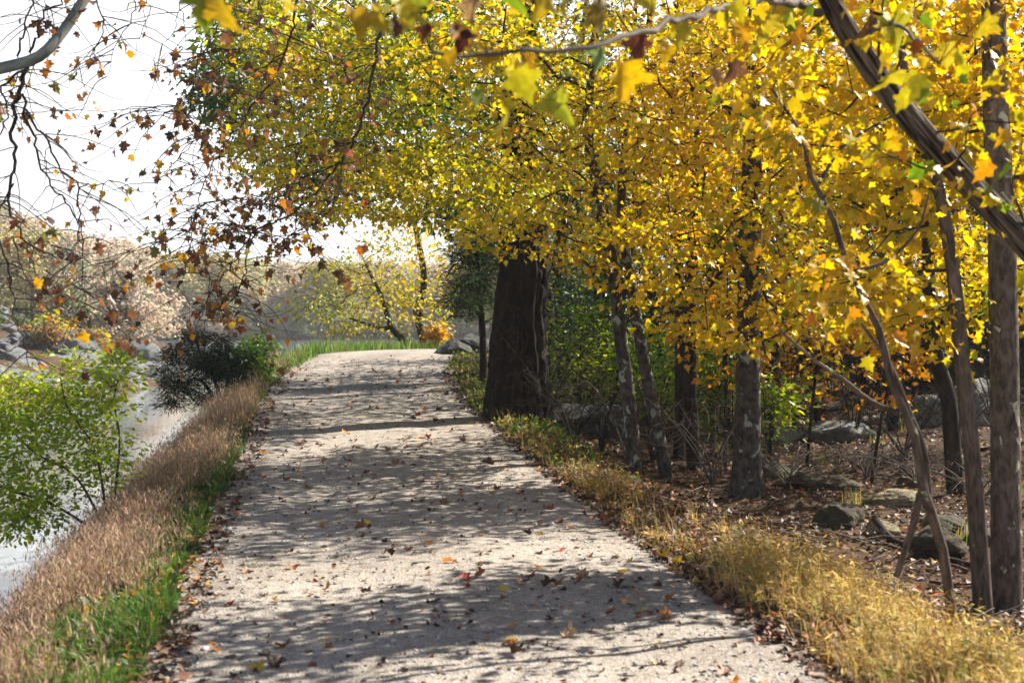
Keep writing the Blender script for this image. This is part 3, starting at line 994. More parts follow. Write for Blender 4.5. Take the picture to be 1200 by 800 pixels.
# ------------------------------------------------------------------ path end
make_tree('slim_dark_tree', 'slim dark knobbly tree in the grass at the far end of the path', 'tree',
          [base(502, 45)] + line([(492, 385), (491, 368), (489, 362), (494, 345), (497, 325), (493, 296), (486, 262), (480, 215)], 45), [0.15, 0.125, 0.15, 0.17, 0.125, 0.11, 0.095, 0.08, 0.04],
          ell_points([(470, 340, 45, 40, 40, 1.6), (510, 345, 45, 30, 50, 1.6), (480, 280, 45, 60, 30, 1.6), (470, 230, 45, 60, 40, 2)], 170), PAL_YELLOW, M['bark_dark'], M['leaf'], per=9, spread=0.3, size=0.13, kind='star', minfrac=0.3, twigm=M['twig'], tipr=0.006)
lean2 = make_tree('leaning_riverside_tree', 'small tree leaning left over the water at the path end, thin yellow green leaves', 'tree',
          [base(484, 42)] + line([(470, 396), (458, 382), (453, 366), (446, 345), (436, 325), (424, 300)], 42), [0.13, 0.11, 0.10, 0.08, 0.065, 0.05, 0.025],
          ell_points([(415, 345, 42, 60, 50, 2), (385, 360, 41, 50, 34, 1.6), (440, 310, 42, 50, 40, 1.8), (390, 325, 42, 40, 30, 1.5), (470, 350, 43, 30, 45, 1.5), (410, 385, 41, 40, 18, 1.4), (350, 358, 40, 14, 10, 0.7)], 230),
          [(3, (0.14, 0.18, 0.02)), (5, (0.34, 0.33, 0.03)), (4, (0.56, 0.44, 0.03)), (1, (0.5, 0.25, 0.03))], M['bark_dark'], M['leaf'], per=9, spread=0.3, size=0.11, kind='star', minfrac=0.3, twigm=M['twig'], tipr=0.006)
q = smooth_line(line([(459, 383), (448, 385), (438, 382), (422, 377), (408, 372)], 42), 0.15)
mb = MB()
tube(mb, q, np.linspace(0.07, 0.03, len(q)), 8, 0.08)
mb.build('limb', M['bark_dark'], lean2, True, local=base(484, 42))


def shrub(name, label, b, stems, attract, pal, leafm, per, spread, size, kind, group=None, flat=0.7, barkm=None, cat='shrub', droop=0.3, r0=0.014, foliage='foliage', tipr=0.0025):
    root = empty(name, b, label, cat, group)
    trunks = []
    for st in stems:
        q = smooth_line(st, 0.12)
        mb = MB()
        tube(mb, q, np.linspace(r0, r0 * 0.35, len(q)), 6, 0.06)
        mb.build('stem', barkm or M['twig'], root, True, local=b)
        trunks.append(q)
    own = np.array([np.argmin([np.min(np.linalg.norm(q - a, axis=1)) for q in trunks]) for a in attract])
    twig, leafmb = MB(), MB()
    for k, q in enumerate(trunks):
        A = attract[own == k]
        if len(A) == 0:
            continue
        pos, par, n0, tips = grow(q, A, 0.15, 0.14)
        limbs, rads = limbs_mesh(pos, par, n0, tipr, rmax=np.linspace(r0, r0 * 0.35, len(q)))
        for _, chains, sc in limbs:
            for ch in chains:
                rr = rads[ch] * sc
                rr[0] = rr[1]
                tube(twig, pos[ch], np.maximum(rr, tipr * 0.7), 4, 0, None, False)
        if per:
            thin = np.where(np.arange(len(pos)) >= n0)[0]
            sel = np.concatenate([tips, R.choice(thin, min(len(thin), len(tips)), replace=False)])
            P, d, nr, sz = spray(sel, pos, par, per, spread, flat, droop, 0.5, size)
            leaves(leafmb, P, d, nr, sz, kind, palette(pal, len(P), 0.2, np.clip(0.5 + 0.7 * fbm(P * 1.2, 2, 9), 0, 1)))
    twig.build('twigs', barkm or M['twig'], root, True, local=b)
    if per:
        leafmb.build(foliage, leafm, root, local=b)
    return root


def ell_world(c, r, n, zmin=None):
    v = unit(R.standard_normal((n, 3))) * (R.random((n, 1)) ** 0.45)
    P = np.asarray(c) + v * np.asarray(r)
    if zmin is not None:
        P[:, 2] = np.maximum(P[:, 2], zmin + 0.05 * R.random(n))
    return P


def fan_stems(b, n, h, w, lean=(0, 0)):
    out = []
    for k in range(n):
        a = R.random() * 6.28
        e = np.array([math.cos(a) * w * R.uniform(0.4, 1) + lean[0], math.sin(a) * w * R.uniform(0.4, 1) + lean[1], h * R.uniform(0.7, 1)])
        out.append([b, b + e * np.array([0.3, 0.3, 0.5]) + R.standard_normal(3) * 0.03, b + e])
    return out


# left bank green shrub
gb = drop(at(128, 560, 12.6)[0], 12.6)
A = ell_points([(60, 500, 12.6, 70, 55, 0.6), (30, 570, 12.6, 60, 45, 0.6), (110, 470, 12.8, 40, 34, 0.45), (85, 440, 12.8, 20, 24, 0.3), (146, 436, 12.6, 22, 20, 0.35), (118, 418, 12.7, 26, 16, 0.3), (20, 605, 12.4, 46, 26, 0.4), (120, 540, 12.8, 34, 40, 0.4), (-40, 530, 12.6, 60, 70, 0.7), (15, 470, 12.6, 40, 36, 0.5)], 400)
shrub('leafy_bank_shrub', 'sunlit yellow green shrub beside the water in front of the rocky shore', gb, [[gb, at(112, 530, 12.6), at(80, 480, 12.6), at(70, 440, 12.6)], [gb, at(140, 520, 12.7), at(133, 470, 12.7), at(140, 440, 12.7)],
      [gb, at(90, 560, 12.6), at(40, 530, 12.6), at(0, 490, 12.6)], [gb, at(60, 590, 12.6), at(0, 570, 12.6), at(-60, 530, 12.6)]], A, [(3, (0.17, 0.30, 0.016)), (5, (0.32, 0.44, 0.02)), (4, (0.48, 0.52, 0.028)), (1.2, (0.58, 0.50, 0.03))], M['green'], 14, 0.095, 0.046, 'oval', r0=0.014, tipr=0.0018)
# dark evergreen bush overhanging the water
db = drop(at(262, 450, 25)[0], 25)
A = ell_points([(240, 428, 25, 26, 20, 0.6), (214, 452, 24.6, 22, 9, 0.4), (200, 470, 24.4, 14, 7, 0.3), (232, 402, 25, 10, 12, 0.3), (258, 405, 25.1, 12, 10, 0.3), (270, 440, 25, 22, 14, 0.5), (204, 415, 25, 16, 7, 0.4), (192, 436, 24.6, 12, 6, 0.3),
                (284, 422, 25.2, 10, 8, 0.3), (222, 388, 25, 5, 8, 0.2), (236, 468, 24.6, 16, 7, 0.3)], 190)
shrub('dark_evergreen_bush', 'dense dark evergreen bush hanging over the water from the bank', db, [[db, at(250, 440, 25), at(235, 415, 25), at(228, 395, 25)], [db, at(235, 445, 24.8), at(212, 450, 24.7)], [db, at(268, 425, 25), at(262, 395, 25)]],
      A, PAL_CEDAR, M['needle'], 46, 0.085, 0.08, 'lance', r0=0.05, flat=0.8, droop=0.2, tipr=0.004)
for px, py, Y, lab, pal in ((292, 432, 27, 'small grey green bush between the dark evergreen and the grassy bank', PAL_GREEN), (304, 418, 33, 'low green bush on the far grassy bank edge', PAL_GREEN)):
    b = drop(at(px, py, Y)[0], Y)
    c = at(px, py - 6, Y)
    shrub('bank_bush', lab, b, fan_stems(b, 4, max(0.5, c[2] - b[2] + 0.2), 0.3), ell_world(c, (0.45, 0.5, 0.38), 70), pal, M['green'], 14, 0.1, 0.08, 'oval')
b = drop(at(512, 405, 44)[0], 44)
shrub('orange_bush', 'small orange leaved bush beside the boulders at the path end', b, fan_stems(b, 4, 0.7, 0.25), ell_world(b + np.array([0, 0, 0.5]), (0.24, 0.24, 0.34), 26), PAL_ORANGE, M['leaf'], 12, 0.13, 0.12, 'star')

# understory right
UNDER = [(682, 430, 22.5, 0.9, 1.2, 'yellow green undergrowth shrub right behind the massive trunk', PAL_LIME), (728, 425, 24, 1.4, 1.5, 'dark green undergrowth shrub behind the twin grey stems', PAL_GREEN),
         (775, 440, 22, 0.9, 0.9, 'sunny lime green shrub seen between the slender dark trunks', PAL_LIME), (838, 455, 20, 0.6, 0.7, 'leafy green shrub left of the sunlit edged trunk', PAL_LIME),
         (903, 475, 17.5, 0.22, 0.42, 'bright lime shrub just right of the sunlit edged trunk', PAL_LIME), (690, 370, 25, 1.3, 1.0, 'tall green shrub in the shade right of the massive trunk', PAL_GREEN)]
for px, py, Y, rx, rz, lab, pal in UNDER:
    c = at(px, py, Y)
    b = drop(c[0], Y)
    shrub('undergrowth_shrub', lab, b, fan_stems(b, 6, max(0.8, c[2] - b[2] + rz * 0.7), rx * 0.8), ell_world(c, (rx, rx, rz), 60 if rx < 0.5 else 170, b[2] + 0.1), pal, M['green'], 8, 0.17, 0.075, 'oval', r0=0.02)
PAL_SHADEFILL = [(4, (0.012, 0.028, 0.010)), (4, (0.022, 0.045, 0.012)), (1.5, (0.05, 0.07, 0.015)), (1, (0.16, 0.09, 0.03))]  # near-black leaves: added shrubs that stand in for the shade of the woods
for px, Y, rx, rz, lab in ((900, 33, 1.5, 1.2, 'dark shrub added as shade in the deep woods behind the lime shrub'), (965, 30, 1.4, 1.0, 'dark shrub added as shade behind the thin bare brush'), (1030, 33, 1.6, 1.3, 'dark shrub added as shade behind the mossy rock in the woods'),
                           (1085, 26, 1.1, 0.9, 'dark shrub added as shade right above the small light grey stone'), (1140, 28, 1.4, 1.2, 'dark shrub added as shade between the slim pale stem and the lichen spotted trunk'), (1195, 24, 1.2, 1.1, 'dark shrub added as shade behind the lichen spotted trunk'), (1250, 22, 1.3, 1.2, 'dark shrub added as shade in the woods beyond the lichen spotted trunk'),
                           (745, 34, 1.7, 1.5, 'dark shrub added as shade behind the twin stems'), (660, 32, 1.5, 1.4, 'dark shrub added as shade right behind the massive trunk'), (825, 34, 1.7, 1.4, 'dark shrub added as shade far behind the slender dark trunks'), (1000, 42, 2.2, 1.7, 'broad dark shrub added as shade far back in the woods'), (1120, 40, 2.2, 1.7, 'broad dark shrub added as shade at the back of the woods on the right'), (900, 44, 2.2, 1.7, 'broad dark shrub added as shade at the back of the woods in the middle')):
    b = drop(at(px, 420, Y)[0], Y)
    shrub('shade_fill_shrub', lab, b, fan_stems(b, 5, rz * 1.6, rx * 0.8), ell_world(b + np.array([0, 0, rz * 0.9]), (rx, rx, rz), 200, b[2] + 0.1), PAL_SHADEFILL, M['green'], 12, 0.2, 0.11, 'oval', r0=0.02)
for px, Y, r in ((925, 31, 0.07), (948, 26, 0.05), (975, 37, 0.11), (1018, 34, 0.08), (1034, 24, 0.05), (1060, 37, 0.12), (1098, 24, 0.055), (1130, 33, 0.1), (1158, 26, 0.07), (1205, 27, 0.08), (888, 36, 0.1), (760, 37, 0.11), (708, 33, 0.09), (845, 31, 0.06)):
    b = base(px, Y)
    e = R.normal(0, 0.5, 2)
    H = R.uniform(5.5, 7)
    make_tree('thin_woodland_tree', 'thin blackish trunk among others in the shaded woods', 'tree', [b, b + np.array([e[0] * 0.3 + 0.1 * R.normal(), e[1] * 0.3, H * 0.35]), b + np.array([e[0] * 0.6, e[1] * 0.6 + 0.1 * R.normal(), H * 0.7]), b + np.array([e[0], e[1], H])], [r, r * 0.85, r * 0.6, r * 0.25],
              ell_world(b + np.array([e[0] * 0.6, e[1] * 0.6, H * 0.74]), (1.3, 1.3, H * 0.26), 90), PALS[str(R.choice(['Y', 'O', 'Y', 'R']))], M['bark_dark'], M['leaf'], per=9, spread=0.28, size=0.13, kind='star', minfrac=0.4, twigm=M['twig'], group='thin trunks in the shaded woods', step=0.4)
BRUSH = [(925, 560, 14.6, 'low bare twigs beside the long flat mossy rock'), (1015, 540, 15.6, 'low bare twigs behind the long flat rock'), (1075, 540, 15.0, 'low bare twigs behind the tan slab'), (1150, 560, 13.4, 'bare twigs between the two right trunks'), (640, 495, 19.6, 'thin bare brush at the right foot of the massive trunk'), (860, 520, 17.5, 'bare brush just behind the sunlit edged trunk'), (672, 500, 18.4, 'bare brown brush at the foot of the massive trunk'), (705, 505, 17.2, 'grey tangle of bare twigs between the massive trunk and the twin stems'),
         (765, 520, 17.0, 'bare twiggy brush behind the twin grey stems'), (835, 535, 15.0, 'bare twiggy brush at the left foot of the sunlit edged trunk'),
         (1000, 430, 19.0, 'tall bare brown brush behind the grey boulder'), (930, 430, 21.0, 'thin bare brush behind the fallen log'), (975, 420, 24.0, 'pale bare thicket far behind the weathered fallen log'), (1040, 410, 25.0, 'bare thicket far behind the sapling fork'), (1165, 430, 20.0, 'bare brown thicket behind the two right trunks'), (1215, 450, 16.0, 'bare thicket at the right edge behind the lichen spotted trunk'), (1060, 440, 17.0, 'bare thicket behind the crooked sapling'), (1130, 450, 17.5, 'dark bare thicket behind the slim pale stem')]
for px, py, Y, lab in BRUSH:
    b = drop(at(px, py, Y)[0], Y)
    h = (0.45 if 13 < Y < 15.9 and px > 900 else 1.0) if Y < 18.5 else 1.6
    shrub('bare_brush', lab, b, fan_stems(b, 9, h, 0.9), ell_world(b + np.array([0, 0, h * 0.55]), (1.0, 0.9, h * 0.5), 260, b[2] + 0.05), PAL_ORANGE, M['leaf'], 1 if px == 930 else 0, 0.1, 0.08, 'mid', barkm=M['twig'] if Y > 16.5 else M['deadwood'], r0=0.012, foliage='dead_leaves')  # deeper brush takes the darker bark: woods shade put into its colour

# ------------------------------------------------------------------ sycamore over the water, left
sb_ = drop(-4.0, 8.6)
sroot = empty('sycamore', sb_, 'pale limbed sycamore reaching in from the left with sparse brown leaves', 'tree')
strk = smooth_line([sb_ + np.array([0, 0, -0.2]), sb_ + np.array([-0.1, 0.1, 2.5]), sb_ + np.array([0.05, 0.2, 5.0]), sb_ + np.array([-0.1, 0.3, 8.0])], 0.3)
mb = MB()
tube(mb, strk, np.linspace(0.22, 0.09, len(strk)), 16, 0.06)
mb.build('trunk', M['bark_syc'], sroot, True, local=sb_)
SL = [([tuple(strk[9]), (-120, 105, 9.2), (-40, 88, 9.4), (5, 79, 9.5), (46, 66, 9.5), (74, 36, 9.6), (104, -8, 9.7), (150, -70, 9.9), (230, -120, 10.3)], 0.05, 0.03),
      ([tuple(strk[20]), (-150, -110, 10), (0, -130, 10.6), (160, -120, 11.4), (300, -110, 12), (410, -60, 12.4), (450, 40, 12.6)], 0.05, 0.018)]
main = []
for pts, r0, r1 in SL:
    w = [np.array(pts[0])] + line(pts[1:], 10)
    q = smooth_line(w, 0.1)
    main.append(q)
    mb = MB()
    tube(mb, q, np.linspace(r0, r1, len(q)), 14, 0.10)
    mb.build('limb', M['bark_syc'], sroot, True, local=sb_)
TW = [([(44, 68), (33, 76), (25, 105), (16, 132), (16, 190), (10, 240), (24, 268), (28, 280), (50, 295), (66, 302)], 0.017, 0.005, 9.5), ([(34, 62), (45, 42), (53, 14), (70, 4), (80, -20)], 0.009, 0.006, 9.5),
      ([(20, 66), (28, 34), (38, 4), (40, -30)], 0.008, 0.005, 9.5), ([(30, 82), (14, 90), (2, 100), (8, 130), (0, 158)], 0.009, 0.005, 9.4), ([(25, 110), (40, 160), (45, 190), (62, 218), (90, 256), (97, 300)], 0.010, 0.004, 9.5),
      ([(30, 128), (50, 158), (75, 200), (92, 220), (92, 265), (97, 302)], 0.009, 0.004, 9.6), ([(92, 220), (112, 213), (132, 214), (150, 225)], 0.005, 0.002, 9.6), ([(16, 215), (0, 245), (-15, 265)], 0.007, 0.004, 9.5),
      ([(-20, 265), (0, 290), (10, 320), (15, 360), (24, 395), (34, 430)], 0.008, 0.003, 9.3), ([(15, 278), (25, 310), (45, 345)], 0.005, 0.003, 9.4), ([(97, 302), (112, 312), (135, 305), (155, 293)], 0.004, 0.002, 9.6),
      ([(97, 305), (95, 330), (100, 350), (104, 370), (96, 395)], 0.004, 0.002, 9.6), ([(60, 288), (92, 300)], 0.004, 0.003, 9.55), ([(45, 345), (70, 335), (110, 340), (150, 350)], 0.004, 0.002, 9.5),
      ([(110, -5), (120, 30), (112, 55), (90, 75)], 0.006, 0.003, 9.8), ([(150, -70), (158, 10), (140, 45), (125, 90)], 0.007, 0.002, 10), ([(170, -80), (175, 0), (160, 60)], 0.006, 0.002, 10.2),
      ([(230, -120), (215, -30), (205, 30), (180, 70)], 0.006, 0.002, 10.6), ([(280, -110), (262, 10), (235, 70), (215, 120), (170, 130)], 0.008, 0.002, 11.8),
      ([(445, 30), (430, 120), (400, 190), (345, 248), (300, 268), (285, 290), (265, 318), (246, 345), (228, 388)], 0.017, 0.003, 12.4), ([(300, 268), (289, 300), (284, 330), (272, 352), (244, 364)], 0.008, 0.003, 12.4),
      ([(360, -85), (335, 60), (285, 140), (246, 200), (228, 260), (215, 322), (205, 350)], 0.012, 0.002, 12.2), ([(335, 60), (285, 95), (235, 112), (190, 135)], 0.006, 0.002, 12.1), ([(345, 248), (290, 235), (235, 240), (190, 260)], 0.007, 0.002, 12.3),
      ([(285, 140), (250, 150), (215, 180), (185, 215)], 0.006, 0.002, 12.1), ([(300, 268), (255, 262), (215, 275), (165, 292)], 0.006, 0.002, 12.3), ([(246, 345), (240, 300), (236, 262)], 0.004, 0.002, 12.3),
      ([(400, 190), (365, 205), (320, 225), (285, 232)], 0.006, 0.003, 12.3), ([(400, 190), (395, 230), (370, 262), (345, 280)], 0.006, 0.002, 12.4), ([(310, 60), (250, 60), (200, 85)], 0.005, 0.002, 12)]
mbt, mbl = MB(), MB()
LP, LD = [], []
for pts, r0, r1, Y in TW:
    q = smooth_line(line(pts, Y), 0.05)
    q[1:-1] += 0.010 * R.standard_normal((len(q) - 2, 3))
    tube(mbt, q, np.linspace(r0, r1, len(q)), 7, 0.12)
    dens = 5.2 if Y > 11.5 else 2.6
    Lq = len(q) * 0.05
    for _ in range(int(Lq * 4.2 * dens) + 1):
        i0 = R.integers(0 if Y < 11.5 else 3, len(q))
        p = q[i0]
        a = R.random() * 6.28
        d = np.array([math.cos(a), math.sin(a), R.uniform(-0.5, 0.4)])
        L = R.uniform(0.18, 0.85) * (1.0 if Y < 11.5 else 1.15)
        n = 8
        pts2 = [p]
        for s_ in range(n):
            d = unit(d + np.array([0, 0, -0.13 if s_ < 5 else 0.16]) + 0.12 * R.standard_normal(3))
            pts2.append(pts2[-1] + d * L / n)
        pts2 = np.array(pts2)
        tube(mbt, pts2, np.linspace(0.0042, 0.0018, n + 1), 4, 0, None, False)
        for s_ in range(2, n + 1):
            if R.random() < (0.36 if Y > 11.5 else 0.20):
                LP.append(pts2[s_])
                LD.append(unit(pts2[s_] - pts2[s_ - 1]) * 0.5 + R.standard_normal(3) * 0.5 + np.array([0, 0, -0.9]))
LP, LD = np.array(LP), np.array(LD)
ofs = unit(LD) * 0.035
for p, o in zip(LP, ofs):
    tube(mbt, np.array([p, p + o]), np.array([0.0012, 0.0009]), 3, 0, None, False)
nr = unit(R.standard_normal((len(LP), 3)) + np.array([0, -0.4, 0.5]))
leaves(mbl, LP + ofs, LD, nr, 0.064 * np.clip(1 + 0.35 * R.standard_normal(len(LP)), 0.5, 1.6), 'maple', palette(PAL_BROWN, len(LP), 0.2), 0.45)
mbt.build('twigs', M['twig'], sroot, True, local=sb_)
mbl.build('crown', M['leaf'], sroot, local=sb_)

# ------------------------------------------------------------------ rocks
def ico(sub):
    t = (1 + 5 ** 0.5) / 2
    v = [(-1, t, 0), (1, t, 0), (-1, -t, 0), (1, -t, 0), (0, -1, t), (0, 1, t), (0, -1, -t), (0, 1, -t), (t, 0, -1), (t, 0, 1), (-t, 0, -1), (-t, 0, 1)]
    f = [(0, 11, 5), (0, 5, 1), (0, 1, 7), (0, 7, 10), (0, 10, 11), (1, 5, 9), (5, 11, 4), (11, 10, 2), (10, 7, 6), (7, 1, 8), (3, 9, 4), (3, 4, 2), (3, 2, 6), (3, 6, 8), (3, 8, 9), (4, 9, 5), (2, 4, 11), (6, 2, 10), (8, 6, 7), (9, 8, 1)]
    v = [tuple(unit(np.array(p, float))) for p in v]
    for _ in range(sub):
        mid, nf = {}, []
        for a, b, c in f:
            k = []
            for p, q in ((a, b), (b, c), (c, a)):
                e = (min(p, q), max(p, q))
                if e not in mid:
                    mid[e] = len(v)
                    v.append(tuple(unit((np.array(v[p]) + np.array(v[q])) / 2)))
                k.append(mid[e])
            nf += [(a, k[0], k[2]), (b, k[1], k[0]), (c, k[2], k[1]), (k[0], k[1], k[2])]
        f = nf
    return np.array(v), np.array(f)


ICO = {k: ico(k) for k in (1, 3, 4)}


def rock_mesh(size, planes=13, noise=0.05, sub=4, seed=None):
    v, f = ICO[sub]
    rg = np.random.default_rng(seed if seed is not None else int(R.integers(1e9)))
    n = unit(rg.standard_normal((planes, 3)) * np.array([1, 1, 0.9]))
    d = rg.uniform(0.62, 1.0, planes)
    dots = v @ n.T
    r = np.min(np.where(dots > 0.05, d[None] / np.maximum(dots, 0.05), 9), axis=1)
    r = np.minimum(r, 1.25)
    P = v * r[:, None]
    o = rg.random(3) * 40
    P = P * (1 + noise * fbm(P * 2.3 + o, 4)[:, None] + 0.4 * noise * fbm(P * 9 + o, 3)[:, None])
    return P * np.asarray(size), f


def rock(name, label, c, size, mat, rotz=0.0, group=None, seed=None, planes=13, noise=0.11, sub=4, cat='rock', tilt=0.0):
    P, f = rock_mesh(size, planes, noise, sub, seed)
    if tilt:
        ca, sa = math.cos(tilt), math.sin(tilt)
        P = np.stack([P[:, 0] * ca - P[:, 2] * sa, P[:, 1], P[:, 0] * sa + P[:, 2] * ca], 1)
    mb = MB()
    mb.add(P, f)
    o = mb.build(name, mat, None, False, origin=c)
    o.rotation_euler.z = rotz
    return tag(o, label, cat, group)


def rock_at(px, py, Y, sxm, sym, szm, mat, label, **k):
    if Y < 16:
        sxm, sym, szm = sxm * 0.85, sym * 0.85, szm * 0.85
    x = at(px, py, Y)[0]
    p = drop(x, Y)
    p[2] += szm * k.pop('up', 0.25)
    return rock(k.pop('name', 'boulder'), label, p, (sxm, sym, szm), mat, **k)


rock_at(985, 505, 19.2, 0.47, 0.40, 0.27, M['rock_grey'], 'pale grey angular boulder among fallen leaves below the fallen log', seed=4, up=0.3)
rock_at(958, 580, 14.6, 0.50, 0.34, 0.15, M['rock_brown'], 'long flat mossy brown rock behind the golden grass', seed=8, up=0.3, noise=0.1)
rock_at(985, 622, 12.2, 0.26, 0.30, 0.24, M['rock_brown'], 'dark pointed brown rock at the edge of the golden grass', seed=91, up=0.25, tilt=0.5, planes=19, noise=0.16)
rock_at(1052, 598, 13.3, 0.34, 0.30, 0.12, M['rock_tan'], 'tan sunlit slab of rock behind the crooked sapling', seed=21, up=0.4)
rock_at(1032, 636, 11.7, 0.20, 0.20, 0.12, M['rock_tan'], 'small tan wedge rock beside the dark pointed rock', seed=25, up=0.3)
rock_at(1092, 655, 10.9, 0.26, 0.26, 0.21, M['rock_brown'], 'knobbly brown rock behind the crooked sapling foot', seed=31, up=0.2)
rock_at(1112, 632, 11.8, 0.22, 0.22, 0.14, M['rock_brown'], 'low brown rock between the sapling and the slim stem', seed=33, up=0.3)
rock_at(1094, 490, 20.5, 0.42, 0.40, 0.30, M['rock_grey'], 'grey mossy boulder behind the sapling fork', seed=38, up=0.2)
rock_at(1150, 465, 20.5, 0.5, 0.5, 0.42, M['rock_grey'], 'large grey boulder in shade between the two right trunks', seed=41, up=0.2)
rock_at(1088, 470, 23, 0.28, 0.3, 0.16, M['rock_grey'], 'small light grey stone above the mossy boulder', seed=44, up=0.3)
rock_at(920, 505, 19.5, 0.28, 0.3, 0.13, M['rock_grey'], 'flat grey stone left of the pale angular boulder', seed=47, up=0.3)
rock_at(1065, 575, 14.8, 0.20, 0.2, 0.09, M['rock_brown'], 'small half buried stone behind the tan slab', seed=50, up=0.3)
rock_at(905, 548, 15.6, 0.38, 0.3, 0.16, M['rock_dark'], 'dark mossy stone at the right foot of the sunlit edged trunk', seed=53, up=0.3)
rock_at(1008, 432, 30, 0.7, 0.6, 0.4, M['rock_dark'], 'dark mossy rock deep in the woods behind the brush', seed=57, up=0.2)
rock_at(1112, 440, 27, 0.6, 0.6, 0.4, M['rock_dark'], 'dark rock behind the black crooked trunk', seed=60, up=0.2)
rock_at(700, 480, 20.5, 0.7, 0.6, 0.42, M['rock_dark'], 'dark grey rock in the brush right of the massive trunk', seed=63, up=0.3)
rock_at(1155, 640, 11.2, 0.2, 0.2, 0.12, M['rock_brown'], 'small brown stone between the slim stem and the lichen spotted trunk', seed=66, up=0.3)
rock_at(534, 402, 34.0, 0.42, 0.5, 0.30, M['rock_dark'], 'rounded grey boulder at the right end of the path', seed=70, up=0.35, planes=20)
rock_at(556, 402, 34.5, 0.5, 0.5, 0.33, M['rock_dark'], 'darker broad boulder beside the rounded path end boulder', seed=74, up=0.3, planes=18)


def log(name, label, pts, r0, r1, mat, cat='log'):
    q = smooth_line(pts, 0.08)
    c = q[0].copy()
    mb = MB()
    tube(mb, q, np.linspace(r0, r1, len(q)), 10, 0.16)
    o = mb.build(name, mat, None, True, origin=c, local=c)
    return tag(o, label, cat)


def on_ground(pts, r):
    out = []
    for px, Y in pts:
        x = at(px, 500, Y)[0]
        p = drop(x, Y)
        p[2] += r
        out.append(p)
    return out


log('fallen_log', 'long weathered fallen log lying behind the pale angular boulder', on_ground([(950, 20.4), (985, 20.6), (1020, 21.2), (1056, 21.6)], 0.06), 0.065, 0.05, M['deadwood'])
log('fallen_log', 'dark fallen log lying in shade behind the weathered log', on_ground([(905, 22.5), (945, 22.8), (985, 23.6), (1010, 24.5)], 0.08), 0.10, 0.08, M['bark_dark'])
log('fallen_branch', 'dark crooked branch lying on leaves at the foot of the crooked sapling', [p + np.array([0, 0, z]) for p, z in zip(on_ground([(1025, 11.6), (1048, 11.2), (1075, 10.9), (1105, 10.6), (1142, 10.3)], 0.025), (0.12, 0.02, 0.02, 0, 0.01))], 0.030, 0.024, M['bark_dark'], 'branch')
log('fallen_branch', 'thin pale fallen branch between the lichen spotted trunk and the grass', on_ground([(1090, 9.9), (1125, 9.8), (1165, 9.9), (1200, 10.1)], 0.02), 0.012, 0.009, M['deadwood'], 'branch')
log('fallen_branch', 'arched bare branch over the dark rock near the twin stems', [p + np.array([0, 0, z]) for p, z in zip(on_ground([(672, 18), (690, 17.6), (715, 17.2), (735, 16.6)], 0.02), (0.65, 0.8, 0.5, 0.05))], 0.022, 0.012, M['deadwood'], 'branch')

# rocky ledge of the far shore (structure) and its boulders
lx = np.linspace(-46, -3, 200)
ly = np.linspace(50, 92, 170)


def zledge(x, y):
    t = zter(x, y)
    P = np.stack([x * 0.28, y * 0.28, np.zeros_like(x)], -1)
    f = np.abs(fbm(P, 4, 31)) * 1.6 + 0.5 * fbm(P * 3, 3, 33)
    q = np.round((f + 0.10 * x) / 0.32) * 0.32 - 0.10 * x
    edge = sm(WATER_Z - 0.5, WATER_Z + 0.4, t)
    return np.where(t < WATER_Z - 0.5, t - 0.3, t + edge * (0.25 * f + 0.75 * q) * 0.75 - 0.25)


tag(build_grid('rocky_shore', lx, ly, zledge, M['rock_shore'], smooth=False), 'pale sunlit rock ledges sloping down to the water', 'shore', kind='structure')
SHORE = []
for k in range(9):
    mb = MB()
    P, f = rock_mesh((1.0, 0.8, 0.62), 10 + k % 4, 0.07, 3, 300 + k)
    mb.add(P, f)
    SHORE.append(mb)
protos = []
for k in range(110):
    if k < 6:
        px, Y, s = ((158, 72, 1.1), (172, 71, 0.8), (118, 62, 0.9), (60, 68, 1.2), (20, 64, 1.1), (92, 64, 0.7))[k]
    else:
        px, Y = R.uniform(-60, 222), R.uniform(54, 80)
        s = 0.25 + 0.75 * R.random() ** 2
    x = at(px, 420, Y)[0]
    z = float(zledge(np.array(x), np.array(Y)))
    if z < WATER_Z - 0.4:
        continue
    if len(protos) < 9:
        o = SHORE[len(protos)].build('shore_boulder', M['rock_shore'])
        protos.append(o)
    else:
        o = protos[k % 9].copy()
        link(o)
    o.location = (x, Y, z + 0.2 * s)
    o.scale = (s * R.uniform(0.8, 1.4), s, s * R.uniform(0.6, 1.0))
    o.rotation_euler = (R.normal() * 0.15, R.normal() * 0.2, R.uniform(0, 6.28))
    tag(o, 'pale grey angular boulder on the sunlit rocky shore across the water', 'rock', 'boulders on the rocky shore')

for k in range(16):
    px, Y = R.uniform(-30, 205), R.uniform(56, 77)
    x = at(px, 420, Y)[0]
    z = float(zledge(np.array(x), np.array(Y)))
    if z < WATER_Z + 0.25:
        continue
    b = np.array([x, Y, z])
    hh = R.uniform(0.5, 1.3)
    pal = (PAL_GREEN, PAL_OLIVE, [(3, (0.26, 0.13, 0.05)), (3, (0.36, 0.22, 0.08)), (2, (0.20, 0.14, 0.06))])[k % 3]
    shrub('rock_shrub', '%s shrub growing in a crack of the rocky shore' % ('green', 'olive yellow', 'rusty brown')[k % 3], b, fan_stems(b, 4, hh, 0.4), ell_world(b + np.array([0, 0, hh * 0.6]), (0.6, 0.6, hh * 0.45), 45), pal, M['green'], 8, 0.16, 0.16, 'oval',
          group='%s shrubs on the rocky shore' % ('green', 'olive yellow', 'rusty brown')[k % 3], tipr=0.006, r0=0.02)

